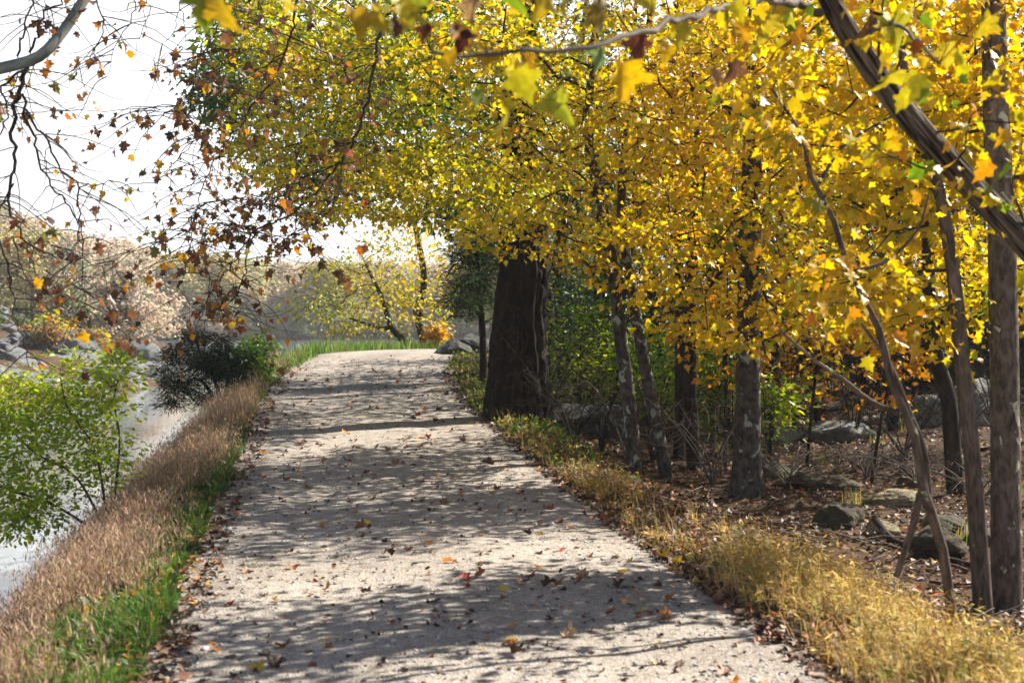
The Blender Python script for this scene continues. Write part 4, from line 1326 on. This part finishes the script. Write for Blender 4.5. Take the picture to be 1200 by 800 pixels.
# ------------------------------------------------------------------ far woods
FARP = [('rosy tan', [(4, (0.56, 0.41, 0.30)), (4, (0.48, 0.36, 0.26)), (2, (0.62, 0.50, 0.36))], 'round'), ('pale yellow', [(4, (0.56, 0.48, 0.18)), (3, (0.48, 0.43, 0.16)), (2, (0.38, 0.38, 0.14))], 'round'),
        ('olive green', [(4, (0.18, 0.24, 0.09)), (3, (0.27, 0.31, 0.11)), (1, (0.42, 0.40, 0.13))], 'round'), ('rusty orange', [(4, (0.50, 0.30, 0.14)), (3, (0.42, 0.28, 0.14)), (2, (0.52, 0.38, 0.16))], 'round'),
        ('dark green pine', [(4, (0.04, 0.075, 0.04)), (3, (0.07, 0.11, 0.05))], 'cone'), ('bare grey', [(4, (0.36, 0.31, 0.27)), (3, (0.42, 0.34, 0.28))], 'bare'), ('golden', [(4, (0.52, 0.36, 0.07)), (3, (0.40, 0.32, 0.08))], 'round')]
protoT = []
LIMBS = 8
FARP = [(nm, [(w_, tuple(0.78 * np.array(c_) + 0.22 * np.array([0.60, 0.54, 0.38]))) for w_, c_ in pal], sh) for nm, pal, sh in FARP]  # crown colours blended towards a pale tone: distance haze painted in
for nm, pal, shp in FARP:
    b = np.array([0, 0, 0.0])
    H = 12.0
    tr = [b, b + np.array([0.15, 0.1, 3.2]), b + np.array([0.0, -0.1, 6.2]), b + np.array([0.1, 0, 8.6 if shp != 'cone' else 11.0])]
    if shp == 'cone':
        h = R.random(300) ** 0.8
        a = R.random(300) * 6.28
        rr = (1 - h) * 2.4 * np.sqrt(R.random(300)) + 0.1
        A = np.stack([np.cos(a) * rr, np.sin(a) * rr, 2 + h * 9.5], -1)
    else:
        A = np.concatenate([ell_world((R.normal() * 1.3, R.normal() * 1.3, R.uniform(2.2, 10.0)), (1.4, 1.4, 1.1), 20) for _ in range(15)])
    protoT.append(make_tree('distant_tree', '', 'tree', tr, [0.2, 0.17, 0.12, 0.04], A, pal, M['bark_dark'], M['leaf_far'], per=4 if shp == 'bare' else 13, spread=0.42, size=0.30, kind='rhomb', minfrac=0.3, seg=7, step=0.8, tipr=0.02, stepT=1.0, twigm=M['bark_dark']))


def copy_tree(o, parent=None):
    c = o.copy()
    COL.objects.link(c)
    c.parent = parent
    if parent is not None:
        c.matrix_parent_inverse = o.matrix_parent_inverse
    for ch in o.children:
        copy_tree(ch, c)
    return c


FAR = []
for k in range(110):                                            # hill behind the rocky shore
    px = R.uniform(-60, 330)
    Y = R.uniform(80, 150)
    FAR.append((px, Y, R.uniform(0.5, 0.82), R.choice([0, 0, 1, 1, 2, 2, 6, 4, 5, 5]), 'on the hill behind the rocky shore'))
for k in range(150):                                            # across the lake
    px = R.uniform(150, 640)
    FAR.append((px, R.uniform(193, 240), R.uniform(0.55, 1.15), R.choice([0, 0, 1, 1, 2, 5, 5, 6, 2]), 'on the hazy far shore across the lake'))
for k in range(60):
    FAR.append((R.uniform(150, 620), R.uniform(189, 193), R.uniform(0.22, 0.4), R.choice([2, 1, 5, 0, 2]), 'in the low fringe along the far lake shore'))
for k in range(12):                                            # blue shade beyond the path end, right
    FAR.append((R.uniform(535, 680), R.uniform(62, 110), R.uniform(0.7, 0.95), R.choice([2, 4, 2, 1]), 'in the hazy hollow beyond the path end'))
used = set()
for px, Y, s, k, where in FAR:
    x = at(px, 400, Y)[0]
    z = float(zter(np.array(x), np.array(Y)))
    if z < WATER_Z + 0.1:
        continue
    k = int(k)
    if 'hill' in where or 'across the lake' in where:         # the skyline sinks from the hill at the left to the lake
        top = float(np.interp(px, [-60, 0, 120, 200, 330, 640], [205, 228, 262, 280, 292, 292]))
        s = max(0.25, ((370 - top) / RES_F * Y + 1.66 - z) / 12.0 * R.uniform(0.7, 1.03))
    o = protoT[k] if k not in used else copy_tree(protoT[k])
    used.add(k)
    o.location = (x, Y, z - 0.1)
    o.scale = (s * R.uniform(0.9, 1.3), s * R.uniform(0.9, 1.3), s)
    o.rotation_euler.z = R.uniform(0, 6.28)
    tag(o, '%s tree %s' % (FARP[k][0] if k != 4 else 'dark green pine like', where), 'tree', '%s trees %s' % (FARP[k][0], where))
for k, o in enumerate(protoT):
    if k not in used:
        o.location = (-30, 110, float(zter(np.array(-30.0), np.array(110.0))))
        tag(o, '%s tree on the hill behind the rocky shore' % FARP[k][0], 'tree', 'other trees on the hill')

# ------------------------------------------------------------------ grasses and ground cover
def scatter(n, y0, y1, s0, s1, curve, pw=1.6):
    """n points, denser near the camera (density falls as y^-pw)."""
    u = R.random(n)
    e = 1 - pw
    y = (y0 ** e + u * (y1 ** e - y0 ** e)) ** (1 / e)
    s = s0 + (s1 - s0) * R.random(n)
    x = curve(y) + s
    return x, y, s


def tufts(x, y, m, r):
    n = len(x)
    a = R.random((n, m)) * 6.28
    q = np.abs(R.standard_normal((n, m))) * r
    return (x[:, None] + np.cos(a) * q).ravel(), (y[:, None] + np.sin(a) * q).ravel(), np.stack([np.cos(a).ravel(), np.sin(a).ravel()], -1)


def blades(mb, P, h, w, col, lean=0.35, wind=(0.0, 0.0), out=None):
    N = len(P)
    a = R.random(N) * 6.28
    side = np.stack([np.cos(a), np.sin(a), np.zeros(N)], -1) * (w[:, None] / 2)
    b = R.random(N) * 6.28
    L = (lean * np.abs(R.standard_normal(N)))[:, None] * h[:, None]
    if out is not None:
        b = np.arctan2(out[:, 1], out[:, 0]) + R.normal(0, 0.6, N)
    ld = np.stack([np.cos(b), np.sin(b), np.zeros(N)], -1) * L + np.array([wind[0], wind[1], 0]) * h[:, None]
    up = np.array([0, 0, 1.0]) * h[:, None]
    m = P + 0.55 * up * 0.98 + ld * 0.3
    t = P + up * np.clip(1 - 0.35 * np.linalg.norm(ld, axis=1, keepdims=True) / (h[:, None] + 1e-6), 0.3, 1) + ld
    V = np.stack([P - side, P + side, m + side * 0.75, m - side * 0.75, t], 1)
    k = (np.arange(N) * 5)[:, None]
    mb.add(V.reshape(-1, 3), [k + np.array([[0, 1, 2, 3]]), k + np.array([[3, 2, 4]])], None)
    mb.C[4][-1] = col
    mb.C[3][-1] = np.clip(col * 1.12, 0, 1)
    return t


# left: green grass by the path
def dry_edge(y):
    return -2.2 + 0.28 * sm(8, 14, y) + 0.14 * sm(14, 21, y) - 0.5 * sm(24, 28, y)


x, y, s = scatter(6500, 4.5, 35, -2.6, -1.5, cx, 1.5)
clump = n2(x, y, 1.3, 3, 41)
edge = 0.14 * n2(x, y, 0.9, 3, 42)
k = (R.random(len(x)) < np.clip(0.55 + 1.6 * clump, 0.03, 1)) & (s < -1.61 + edge) & ((s > dry_edge(y) - 0.1 + 0.3 * clump) | (R.random(len(x)) < 0.12))
x, y, cl = x[k], y[k], clump[k]
tone = np.repeat(R.random(len(x)) * 0.6 + 0.4 * np.clip(0.5 - cl, 0, 1), 11)
ht = np.repeat(R.uniform(0.5, 1.5, len(x)) * (1 + 0.5 * cl), 11)
x, y, out = tufts(x, y, 11, 0.022)
P = np.stack([x, y, zter(x, y) - 0.01], -1)
N = len(P)
h = R.uniform(0.06, 0.17, N) * ht
col = palette([(4, (0.045, 0.105, 0.018)), (4, (0.09, 0.17, 0.024)), (2.5, (0.18, 0.25, 0.035)), (2.4, (0.36, 0.29, 0.12))], N, 0.2, tone)
mb = MB()
blades(mb, P, h, R.uniform(0.004, 0.010, N) * (0.8 + 0.02 * y), col, 0.75, (0, 0), out)
# beyond the crest and along the far bank
x, y, s = scatter(26000, 30, 62, -2.6, 7.5, cb, 1.2)
k = (x < cx(y) - 1.5)
x, y = x[k], y[k]
P = np.stack([x, y, zter(x, y) - 0.02], -1)
N = len(P)
blades(mb, P, R.uniform(0.12, 0.42, N) * (1 + 0.5 * n2(x, y, 0.5, 2, 44)), R.uniform(0.012, 0.026, N), palette([(3, (0.06, 0.15, 0.02)), (5, (0.11, 0.22, 0.03)), (3, (0.26, 0.30, 0.06))], N, 0.2), 0.5)
tag(mb.build('green_grass', M['grass']), 'short green grass along the left edge of the path', 'grass', kind='stuff')

# left: dry pinkish grass on the bank
x, y, s = scatter(7800, 4.3, 33, -3.0, -1.68, cb, 1.5)
clump = n2(x, y, 1.1, 3, 51)
k = (R.random(len(x)) < np.clip(0.62 + 1.3 * clump, 0.08, 1)) & ((s < dry_edge(y) + 0.35 * clump + 0.05) | ((R.random(len(x)) < 0.13) & (s < -1.72)))
x, y, cl = x[k], y[k], clump[k]
tone = np.repeat(np.clip(0.5 + 0.7 * n2(x, y, 1.6, 3, 55) + 0.25 * R.standard_normal(len(x)), 0, 1), 13)
ht = np.repeat(R.uniform(0.55, 1.25, len(x)) * (1 + 0.6 * cl), 13)
x, y, out = tufts(x, y, 13, 0.03)
P = np.stack([x, y, zter(x, y) - 0.02], -1)
N = len(P)
h = R.uniform(0.10, 0.37, N) * ht * (0.8 + 0.35 * sm(9, 16, y))
col = palette([(3, (0.10, 0.13, 0.03)), (3, (0.19, 0.125, 0.06)), (4, (0.36, 0.25, 0.13)), (3, (0.52, 0.39, 0.21)), (2, (0.25, 0.15, 0.09))], N, 0.25, tone)
mb = MB()
t = blades(mb, P, h, R.uniform(0.003, 0.0075, N) * (0.8 + y * 0.03), col, 0.6, (-0.12, -0.05), out)
k = R.random(N) < np.clip(0.4 + 1.2 * n2(x, y, 0.7, 2, 57), 0.03, 0.8)
tp = np.repeat(t[k], 6, 0)
n7 = len(tp)
hh = np.repeat(h[k], 6)
off = np.stack([R.normal(0, 0.03, n7), R.normal(0, 0.03, n7), R.uniform(-0.34, 0.02, n7) * hh], -1)
d = np.stack([R.standard_normal(n7) * 0.5, R.standard_normal(n7) * 0.5, 0.9 + 0 * hh], -1)
leaves(mb, tp + off, d, unit(R.standard_normal((n7, 3))), R.uniform(0.025, 0.06, n7), 'lance', palette([(4, (0.38, 0.25, 0.17)), (4, (0.52, 0.38, 0.26)), (3, (0.24, 0.14, 0.10))], n7, 0.18), 0.1)
tag(mb.build('dry_grass', M['dry']), 'dry pinkish brown seeding grass along the river bank', 'grass', kind='stuff')

# broad weeds in the left verge
x, y, s = scatter(4200, 4.5, 22, -2.6, -1.62, cx, 1.6)
P0 = np.stack([x, y, zter(x, y)], -1)
P = np.repeat(P0, 6, 0)
n = len(P)
mb = MB()
leaves(mb, P + R.normal(0, 0.02, (n, 3)) * np.array([1, 1, 0.6]) + np.array([0, 0, 0.03]), np.stack([R.standard_normal(n), R.standard_normal(n), R.uniform(0.1, 0.9, n)], -1), np.tile([0, 0, 1.0], (n, 1)) + 0.2 * R.standard_normal((n, 3)),
       R.uniform(0.035, 0.10, n), 'oval', palette([(4, (0.05, 0.11, 0.02)), (3, (0.10, 0.17, 0.03)), (2, (0.22, 0.14, 0.06)), (1, (0.40, 0.25, 0.05))], n, 0.25), 0.4)
tag(mb.build('verge_weeds', M['green']), 'low leafy weeds among the grass of the left verge', 'weeds', kind='stuff')

# right: golden stilt grass
mb = MB()
x, y, s = scatter(2300, 4.2, 19.5, 1.55, 3.2, cx, 1.9)
clump = n2(x, y, 1.0, 3, 61)
wide = 0.85 * (1 - sm(8, 15, y)) + 0.28
k = (s > 1.68 + 0.16 * n2(x, y, 0.9, 3, 62)) & (s < 1.75 + wide + 0.3 * clump) & (R.random(len(x)) < np.clip(0.5 + 1.7 * clump, 0.04, 1))
x, y, s, cl = x[k], y[k], s[k], clump[k]
tone = np.repeat(np.clip(0.5 + 0.8 * n2(x, y, 1.3, 3, 65) + 0.25 * R.standard_normal(len(x)), 0, 1), 6)
ht = np.repeat(R.uniform(0.45, 1.15, len(x)) * (0.9 + 0.7 * cl) * np.clip((s - 1.5) / 0.45, 0.35, 1), 6)
x, y, out = tufts(x, y, 6, 0.035)
P = np.stack([x, y, zter(x, y) - 0.02], -1)
N = len(P)
h = R.uniform(0.14, 0.42, N) * ht
gold = [(3.2, (0.17, 0.22, 0.035)), (4, (0.32, 0.18, 0.05)), (5, (0.54, 0.35, 0.09)), (5, (0.66, 0.49, 0.17)), (1.6, (0.44, 0.20, 0.06))]
near = sm(11, 7, y)
colP = palette(gold, N, 0.2, tone) * (1 + near[:, None] * np.array([0.0, 0.07, -0.05]))
t = blades(mb, P, h, R.uniform(0.003, 0.006, N), colP * 0.8, 0.5, (-0.18, -0.08), out)
per = 9
f = R.random((N, per))
stem = P[:, None] * (1 - f[..., None]) + t[:, None] * f[..., None] + np.array([0, 0, 0.05]) * (f * (1 - f))[..., None]
pp = stem.reshape(-1, 3)
n = len(pp)
d = np.stack([R.standard_normal(n), R.standard_normal(n), R.uniform(-0.2, 0.9, n)], -1) + np.array([-0.3, -0.1, 0])
c = np.repeat(colP, per, 0) * (1 + 0.18 * R.standard_normal((n, 1)))
leaves(mb, pp, d, np.tile([0, 0, 1.0], (n, 1)) + 0.4 * R.standard_normal((n, 3)), R.uniform(0.025, 0.075, n), 'lance', np.clip(c, 0.01, 0.9), 0.35)
x, y, s = scatter(22000, 4.2, 20, 1.6, 3.3, cx, 1.8)
cl = n2(x, y, 1.0, 3, 61)
k = (s < 1.75 + 0.85 * (1 - sm(8, 15, y)) + 0.32 + 0.3 * cl) & (R.random(len(x)) < np.clip(0.5 + 1.5 * cl, 0.05, 1))
x, y = x[k], y[k]
P = np.stack([x, y, zter(x, y) - 0.02], -1)
N = len(P)
blades(mb, P, R.uniform(0.08, 0.36, N), R.uniform(0.002, 0.005, N), palette([(4, (0.55, 0.42, 0.20)), (4, (0.48, 0.30, 0.10)), (3, (0.30, 0.17, 0.07)), (1, (0.24, 0.26, 0.05))], N, 0.2), 0.55, (-0.25, -0.1))
tag(mb.build('golden_grass', M['dry']), 'golden yellow stilt grass along the right edge of the path', 'grass', kind='stuff')

# right: green weeds further on, around the massive trunk
mb = MB()
x, y, s = scatter(5000, 13, 35, 1.6, 2.5, cx, 1.3)
k = (R.random(len(x)) < np.clip(0.6 + 1.3 * n2(x, y, 1.0, 3, 71), 0.05, 1)) & (s > 1.64 + 0.14 * n2(x, y, 0.9, 3, 62)) & (R.random(len(x)) < sm(13, 17, y))
x, y = x[k], y[k]
P = np.stack([x, y, zter(x, y) - 0.02], -1)
N = len(P)
blades(mb, P, R.uniform(0.06, 0.19, N), R.uniform(0.006, 0.013, N), palette([(4, (0.06, 0.12, 0.02)), (4, (0.12, 0.17, 0.03)), (3, (0.30, 0.26, 0.06)), (2, (0.30, 0.18, 0.07))], N, 0.2), 0.5)
n = len(x) * 2
pp = np.repeat(P, 2, 0) + np.stack([R.normal(0, 0.05, n), R.normal(0, 0.05, n), R.uniform(0.02, 0.15, n)], -1)
leaves(mb, pp, R.standard_normal((n, 3)), np.tile([0, 0, 1.0], (n, 1)) + 0.4 * R.standard_normal((n, 3)), R.uniform(0.04, 0.08, n), 'oval', palette([(4, (0.06, 0.12, 0.02)), (3, (0.15, 0.20, 0.03)), (2, (0.40, 0.30, 0.04))], n, 0.2), 0.3)
# sparse tufts in the woods
x, y, s = scatter(70, 9, 24, 4, 11, cx, 1.3)
x = np.repeat(x, 26) + R.normal(0, 0.06, 70 * 26)
y = np.repeat(y, 26) + R.normal(0, 0.06, 70 * 26)
P = np.stack([x, y, zter(x, y) - 0.02], -1)
N = len(P)
blades(mb, P, R.uniform(0.10, 0.3, N), R.uniform(0.005, 0.01, N), palette([(4, (0.16, 0.22, 0.03)), (4, (0.30, 0.30, 0.05)), (3, (0.42, 0.32, 0.08))], N, 0.2), 0.6)
tag(mb.build('woodland_grass', M['grass']), 'green weeds and grass tufts at the foot of the trees right of the path', 'grass', kind='stuff')

# leaf litter of the woods floor and verges
mb = MB()
for n_, y0, y1, s0, s1, pw in ((42000, 4.5, 30, 2.0, 13, 1.3), (9000, 4.5, 30, 1.5, 2.2, 1.4), (2600, 4.5, 30, -1.85, -1.40, 1.4), (14000, 24, 60, 2, 30, 1.05), (5000, 4.5, 18, -2.6, -1.7, 1.4)):
    x, y, s = scatter(n_, y0, y1, s0, s1, cx, pw)
    P = np.stack([x, y, zter(x, y) + R.uniform(0.004, 0.035, n_)], -1)
    a = R.random(n_) * 6.28
    leaves(mb, P, np.stack([np.cos(a), np.sin(a), R.normal(0, 0.25, n_)], -1), np.stack([R.normal(0, 0.4, n_), R.normal(0, 0.4, n_), np.ones(n_)], -1), R.uniform(0.03, 0.085, n_) * (1 + 0.012 * y), 'star', palette(PAL_LITTER, n_, 0.25), 0.5)
tag(mb.build('leaf_litter', M['litter']), 'brown dead leaves covering the woods floor and path edges', 'leaf litter', kind='stuff')
mb = MB()
n = 2600
x, y, s = scatter(n, 6, 26, 2.6, 12, cx, 1.2)
for k in range(n // 3):
    a = R.random() * 6.28
    L = R.uniform(0.12, 0.7)
    d = np.array([math.cos(a), math.sin(a), R.normal(0, 0.15)]) * L / 2
    c = np.array([x[k], y[k], float(zter(x[k], y[k])) + 0.03])
    tube(mb, np.array([c - d, c + R.normal(0, 0.03, 3), c + d]), np.array([0.006, 0.005, 0.003]) * R.uniform(0.5, 1.5), 4, 0, None, False)
tag(mb.build('twig_litter', M['deadwood']), 'small dead twigs scattered over the woods floor', 'twigs', kind='stuff')

# pebbles of the path
v, f = ICO[1]
n = 9000
x, y, s = scatter(n, 4.8, 16, -1.62, 1.62, cx, 1.7)
keep = R.random(n) < 0.45 + 0.55 * sm(0.6, 1.5, np.abs(s)) + 0.25 * n2(x, y, 1.2, 2, 81)
x, y = x[keep], y[keep]
n = len(x)
z = np.array([zpath(a, b) for a, b in zip(x, y)])
r = np.exp(R.normal(math.log(0.0055), 0.45, n))
V = v[None] * (1 + 0.22 * R.standard_normal((n, len(v), 1))) * r[:, None, None] * np.array([1, 1, 0.65])
V = V + np.stack([x, y, z], -1)[:, None]
F = (f[None] + (np.arange(n) * len(v))[:, None, None]).reshape(-1, 3)
c = np.repeat(palette([(4, (0.30, 0.28, 0.26)), (4, (0.42, 0.40, 0.37)), (2, (0.20, 0.185, 0.17)), (1, (0.52, 0.50, 0.47))], n, 0.15), len(f), 0)
mb = MB()
mb.add(V.reshape(-1, 3), F, c)
tag(mb.build('gravel', M['pebble']), 'small loose stones on the gravel path', 'gravel', kind='stuff')

# ------------------------------------------------------------------ fallen leaves on the path, one by one
LC = [('rusty brown', (0.26, 0.10, 0.045)), ('dark brown curled', (0.075, 0.038, 0.022)), ('orange', (0.55, 0.20, 0.025)), ('golden yellow', (0.66, 0.42, 0.035)), ('tan dry', (0.40, 0.27, 0.16)), ('deep red', (0.30, 0.035, 0.02))]
LM = []
for nm, c in LC:
    row = []
    for k in range(3):
        mb = MB()
        c2 = np.array([c]) * (1 + 0.15 * R.standard_normal())
        leaves(mb, np.array([[0, -0.5, 0.10]]), np.array([[0, 1.0, 0.05 * R.normal()]]), np.array([[0.15 * R.normal(), 0, 1.0]]), [1.0], 'maple_hi', np.clip(c2, 0.01, 0.9), 0.75)
        ob = mb.build('fallen_leaf', M['litter'])
        row.append(ob)
    LM.append(row)
fresh = {(a, b) for a in range(6) for b in range(3)}


def put_leaf(kc, ks, x, y, size, label, group, lift=0.0):
    src = LM[kc][ks]
    if (kc, ks) in fresh:
        fresh.discard((kc, ks))
        o = src
    else:
        o = src.copy()
        link(o)
    zz = zpath(x, y) if abs(x - float(cx(y))) < 1.6 else float(zter(x, y)) + 0.01
    o.location = (x, y, zz + 0.002 + lift)
    o.scale = (size, size, size * R.uniform(0.6, 1.3))
    o.rotation_euler = (R.normal() * 0.2, R.normal() * 0.2, R.uniform(0, 6.28))
    tag(o, label, 'leaf', group)


HERO = [(272, 712, 5, 0.075, 'deep red fallen leaf near the left edge of the path'), (325, 782, 1, 0.11, 'dark brown curled leaf at the bottom edge, left of the middle'), (330, 762, 0, 0.10, 'large brown leaf with pale edge near the bottom left grass'),
        (560, 512, 2, 0.0, ''), (492, 515, 2, 0.13, 'orange red leaf, leftmost of three in the middle of the path'), (502, 514, 5, 0.12, 'red leaf, middle one of three lying in a row'), (570, 547, 1, 0.15, 'big dark leaf lying where the path narrows, right half'),
        (352, 521, 2, 0.14, 'orange leaf alone on the left half of the path'), (502, 643, 2, 0.075, 'bright orange leaf on the grey shaded band mid path'), (523, 663, 2, 0.085, 'orange upturned leaf in the middle of the path')]


def path_xy(px, py):
    lo, hi = 5.0, 40.0
    for _ in range(40):
        m = (lo + hi) / 2
        p = at(px, py, m)
        if p[2] > float(zter(p[0], m)):
            lo = m
        else:
            hi = m
    return at(px, py, lo)[0], lo


for px, py, kc, sz, lab in HERO:
    if sz:
        xx, yy_ = path_xy(px, py)
        put_leaf(kc, int(R.integers(3)), xx, yy_, sz, lab, None)
cnt = 0
while cnt < 280:
    x, y, s = (q[0] for q in scatter(1, 5.6, 30, -1.6, 1.65, cx, 1.25))
    dens = 0.42 + 0.5 * sm(0.2, 1.5, s) + 0.25 * sm(-0.9, -1.6, s)
    if R.random() > dens:
        continue
    kc = int(R.choice(6, p=[0.28, 0.24, 0.2, 0.11, 0.12, 0.05]))
    put_leaf(kc, int(R.integers(3)), x, y, R.uniform(0.045, 0.085) * (1 + 0.018 * y), '%s fallen maple leaf lying on the gravel path' % LC[kc][0], '%s leaves fallen on the path' % LC[kc][0])
    cnt += 1
for (a, b) in list(fresh):
    x, y, s = (q[0] for q in scatter(1, 6, 20, -1.5, 1.5, cx, 1.3))
    put_leaf(a, b, x, y, 0.055, '%s fallen maple leaf lying on the gravel path' % LC[a][0], '%s leaves fallen on the path' % LC[a][0])
mb = MB()
n = 1700
x, y, s = scatter(n, 5, 33, -1.6, 1.62, cx, 1.15)
z = np.array([zpath(a, b) for a, b in zip(x, y)])
a = R.random(n) * 6.28
leaves(mb, np.stack([x, y, z + 0.006], -1), np.stack([np.cos(a), np.sin(a), R.normal(0, 0.2, n)], -1), np.stack([R.normal(0, 0.3, n), R.normal(0, 0.3, n), np.ones(n)], -1), R.uniform(0.016, 0.044, n) * (1 + 0.02 * y), 'mid', palette(PAL_LITTER, n, 0.25), 0.6)
tag(mb.build('leaf_fragments', M['litter']), 'small leaf scraps sprinkled over the gravel path', 'leaf litter', kind='stuff')

# ------------------------------------------------------------------ haze
def box(name, a, b, mat):
    x0, y0, z0 = a
    x1, y1, z1 = b
    V = [(x0, y0, z0), (x1, y0, z0), (x1, y1, z0), (x0, y1, z0), (x0, y0, z1), (x1, y0, z1), (x1, y1, z1), (x0, y1, z1)]
    F = np.array([(0, 3, 2, 1), (4, 5, 6, 7), (0, 1, 5, 4), (1, 2, 6, 5), (2, 3, 7, 6), (3, 0, 4, 7)])
    mb = MB()
    mb.add(V, F)
    return mb.build(name, mat)


HAZE = 0.00058
if HAZE:
    hm = bpy.data.materials.new('pale_haze')
    hm.use_nodes = True
    hm.node_tree.nodes.clear()
    ho = hm.node_tree.nodes.new('ShaderNodeOutputMaterial')
    pv = hm.node_tree.nodes.new('ShaderNodeVolumePrincipled')
    pv.inputs['Color'].default_value = (0.94, 0.97, 1.0, 1)
    pv.inputs['Density'].default_value = HAZE
    pv.inputs['Anisotropy'].default_value = 0.0
    hm.node_tree.links.new(pv.outputs[0], ho.inputs['Volume'])
    tag(box('haze', (-420, -60, -7), (520, 450, 24), hm), 'pale morning haze over the river', 'haze', kind='stuff')

# ------------------------------------------------------------------ light, sky, camera
w = bpy.data.worlds.new('World')
scene.world = w
w.use_nodes = True
nt = w.node_tree
bgn = next(n for n in nt.nodes if n.type == 'BACKGROUND')
sky = nt.nodes.new('ShaderNodeTexSky')
sky.sky_type = 'NISHITA'
sky.sun_disc = False
sky.sun_elevation = SUN_EL
sky.sun_rotation = SUN_AZ
sky.dust_density = 0.8
sky.air_density = 0.75
geo = nt.nodes.new('ShaderNodeTexCoord')
sep = nt.nodes.new('ShaderNodeSeparateXYZ')
nt.links.new(geo.outputs['Generated'], sep.inputs[0])
rmp = nt.nodes.new('ShaderNodeMapRange')          # bright milky air above the horizon
rmp.interpolation_type = 'SMOOTHSTEP'
rmp.inputs['From Min'].default_value = 0.20
rmp.inputs['From Max'].default_value = 0.31
rmp.inputs['To Min'].default_value = 1.0
rmp.inputs['To Max'].default_value = 0.0
nt.links.new(sep.outputs['Z'], rmp.inputs['Value'])
mxs = nt.nodes.new('ShaderNodeMix')
mxs.data_type = 'RGBA'
mxs.inputs[7].default_value = (10.5, 10.7, 11.0, 1)
nt.links.new(rmp.outputs[0], mxs.inputs[0])
nt.links.new(sky.outputs[0], mxs.inputs[6])
nt.links.new(mxs.outputs[2], bgn.inputs[0])
bgn.inputs[1].default_value = 0.05

sd = bpy.data.lights.new('sun', 'SUN')
sd.energy = 5.0
sd.angle = math.radians(0.5)
sd.color = (1.0, 0.93, 0.82)
so = link(bpy.data.objects.new('sun', sd))
ts = Vector((math.sin(SUN_AZ) * math.cos(SUN_EL), math.cos(SUN_AZ) * math.cos(SUN_EL), math.sin(SUN_EL)))
so.rotation_euler = ts.to_track_quat('Z', 'Y').to_euler()
so.location = (20, 10, 30)

cd = bpy.data.cameras.new('camera')
cam = link(bpy.data.objects.new('camera', cd))
cd.lens = 50.0
cd.sensor_width = 36.0
cd.clip_end = 2000
cd.clip_start = 0.1
cam.location = EYE
cam.rotation_euler = (math.pi / 2 - PITCH, 0, -YAW)
cd.dof.use_dof = True
cd.dof.focus_distance = 19.0
cd.dof.aperture_fstop = 3.5
scene.camera = cam

vs = scene.view_settings
vs.view_transform = 'Standard'
vs.look = 'None'
vs.exposure = 1.47
vs.gamma = 1.0
scene.render.engine = 'CYCLES'
c = scene.cycles
c.max_bounces = 7
c.diffuse_bounces = 1
c.glossy_bounces = 3
c.transmission_bounces = 5
c.volume_bounces = 0
c.use_denoising = True
c.sample_clamp_indirect = 6.0
c.caustics_reflective = False
c.caustics_refractive = False
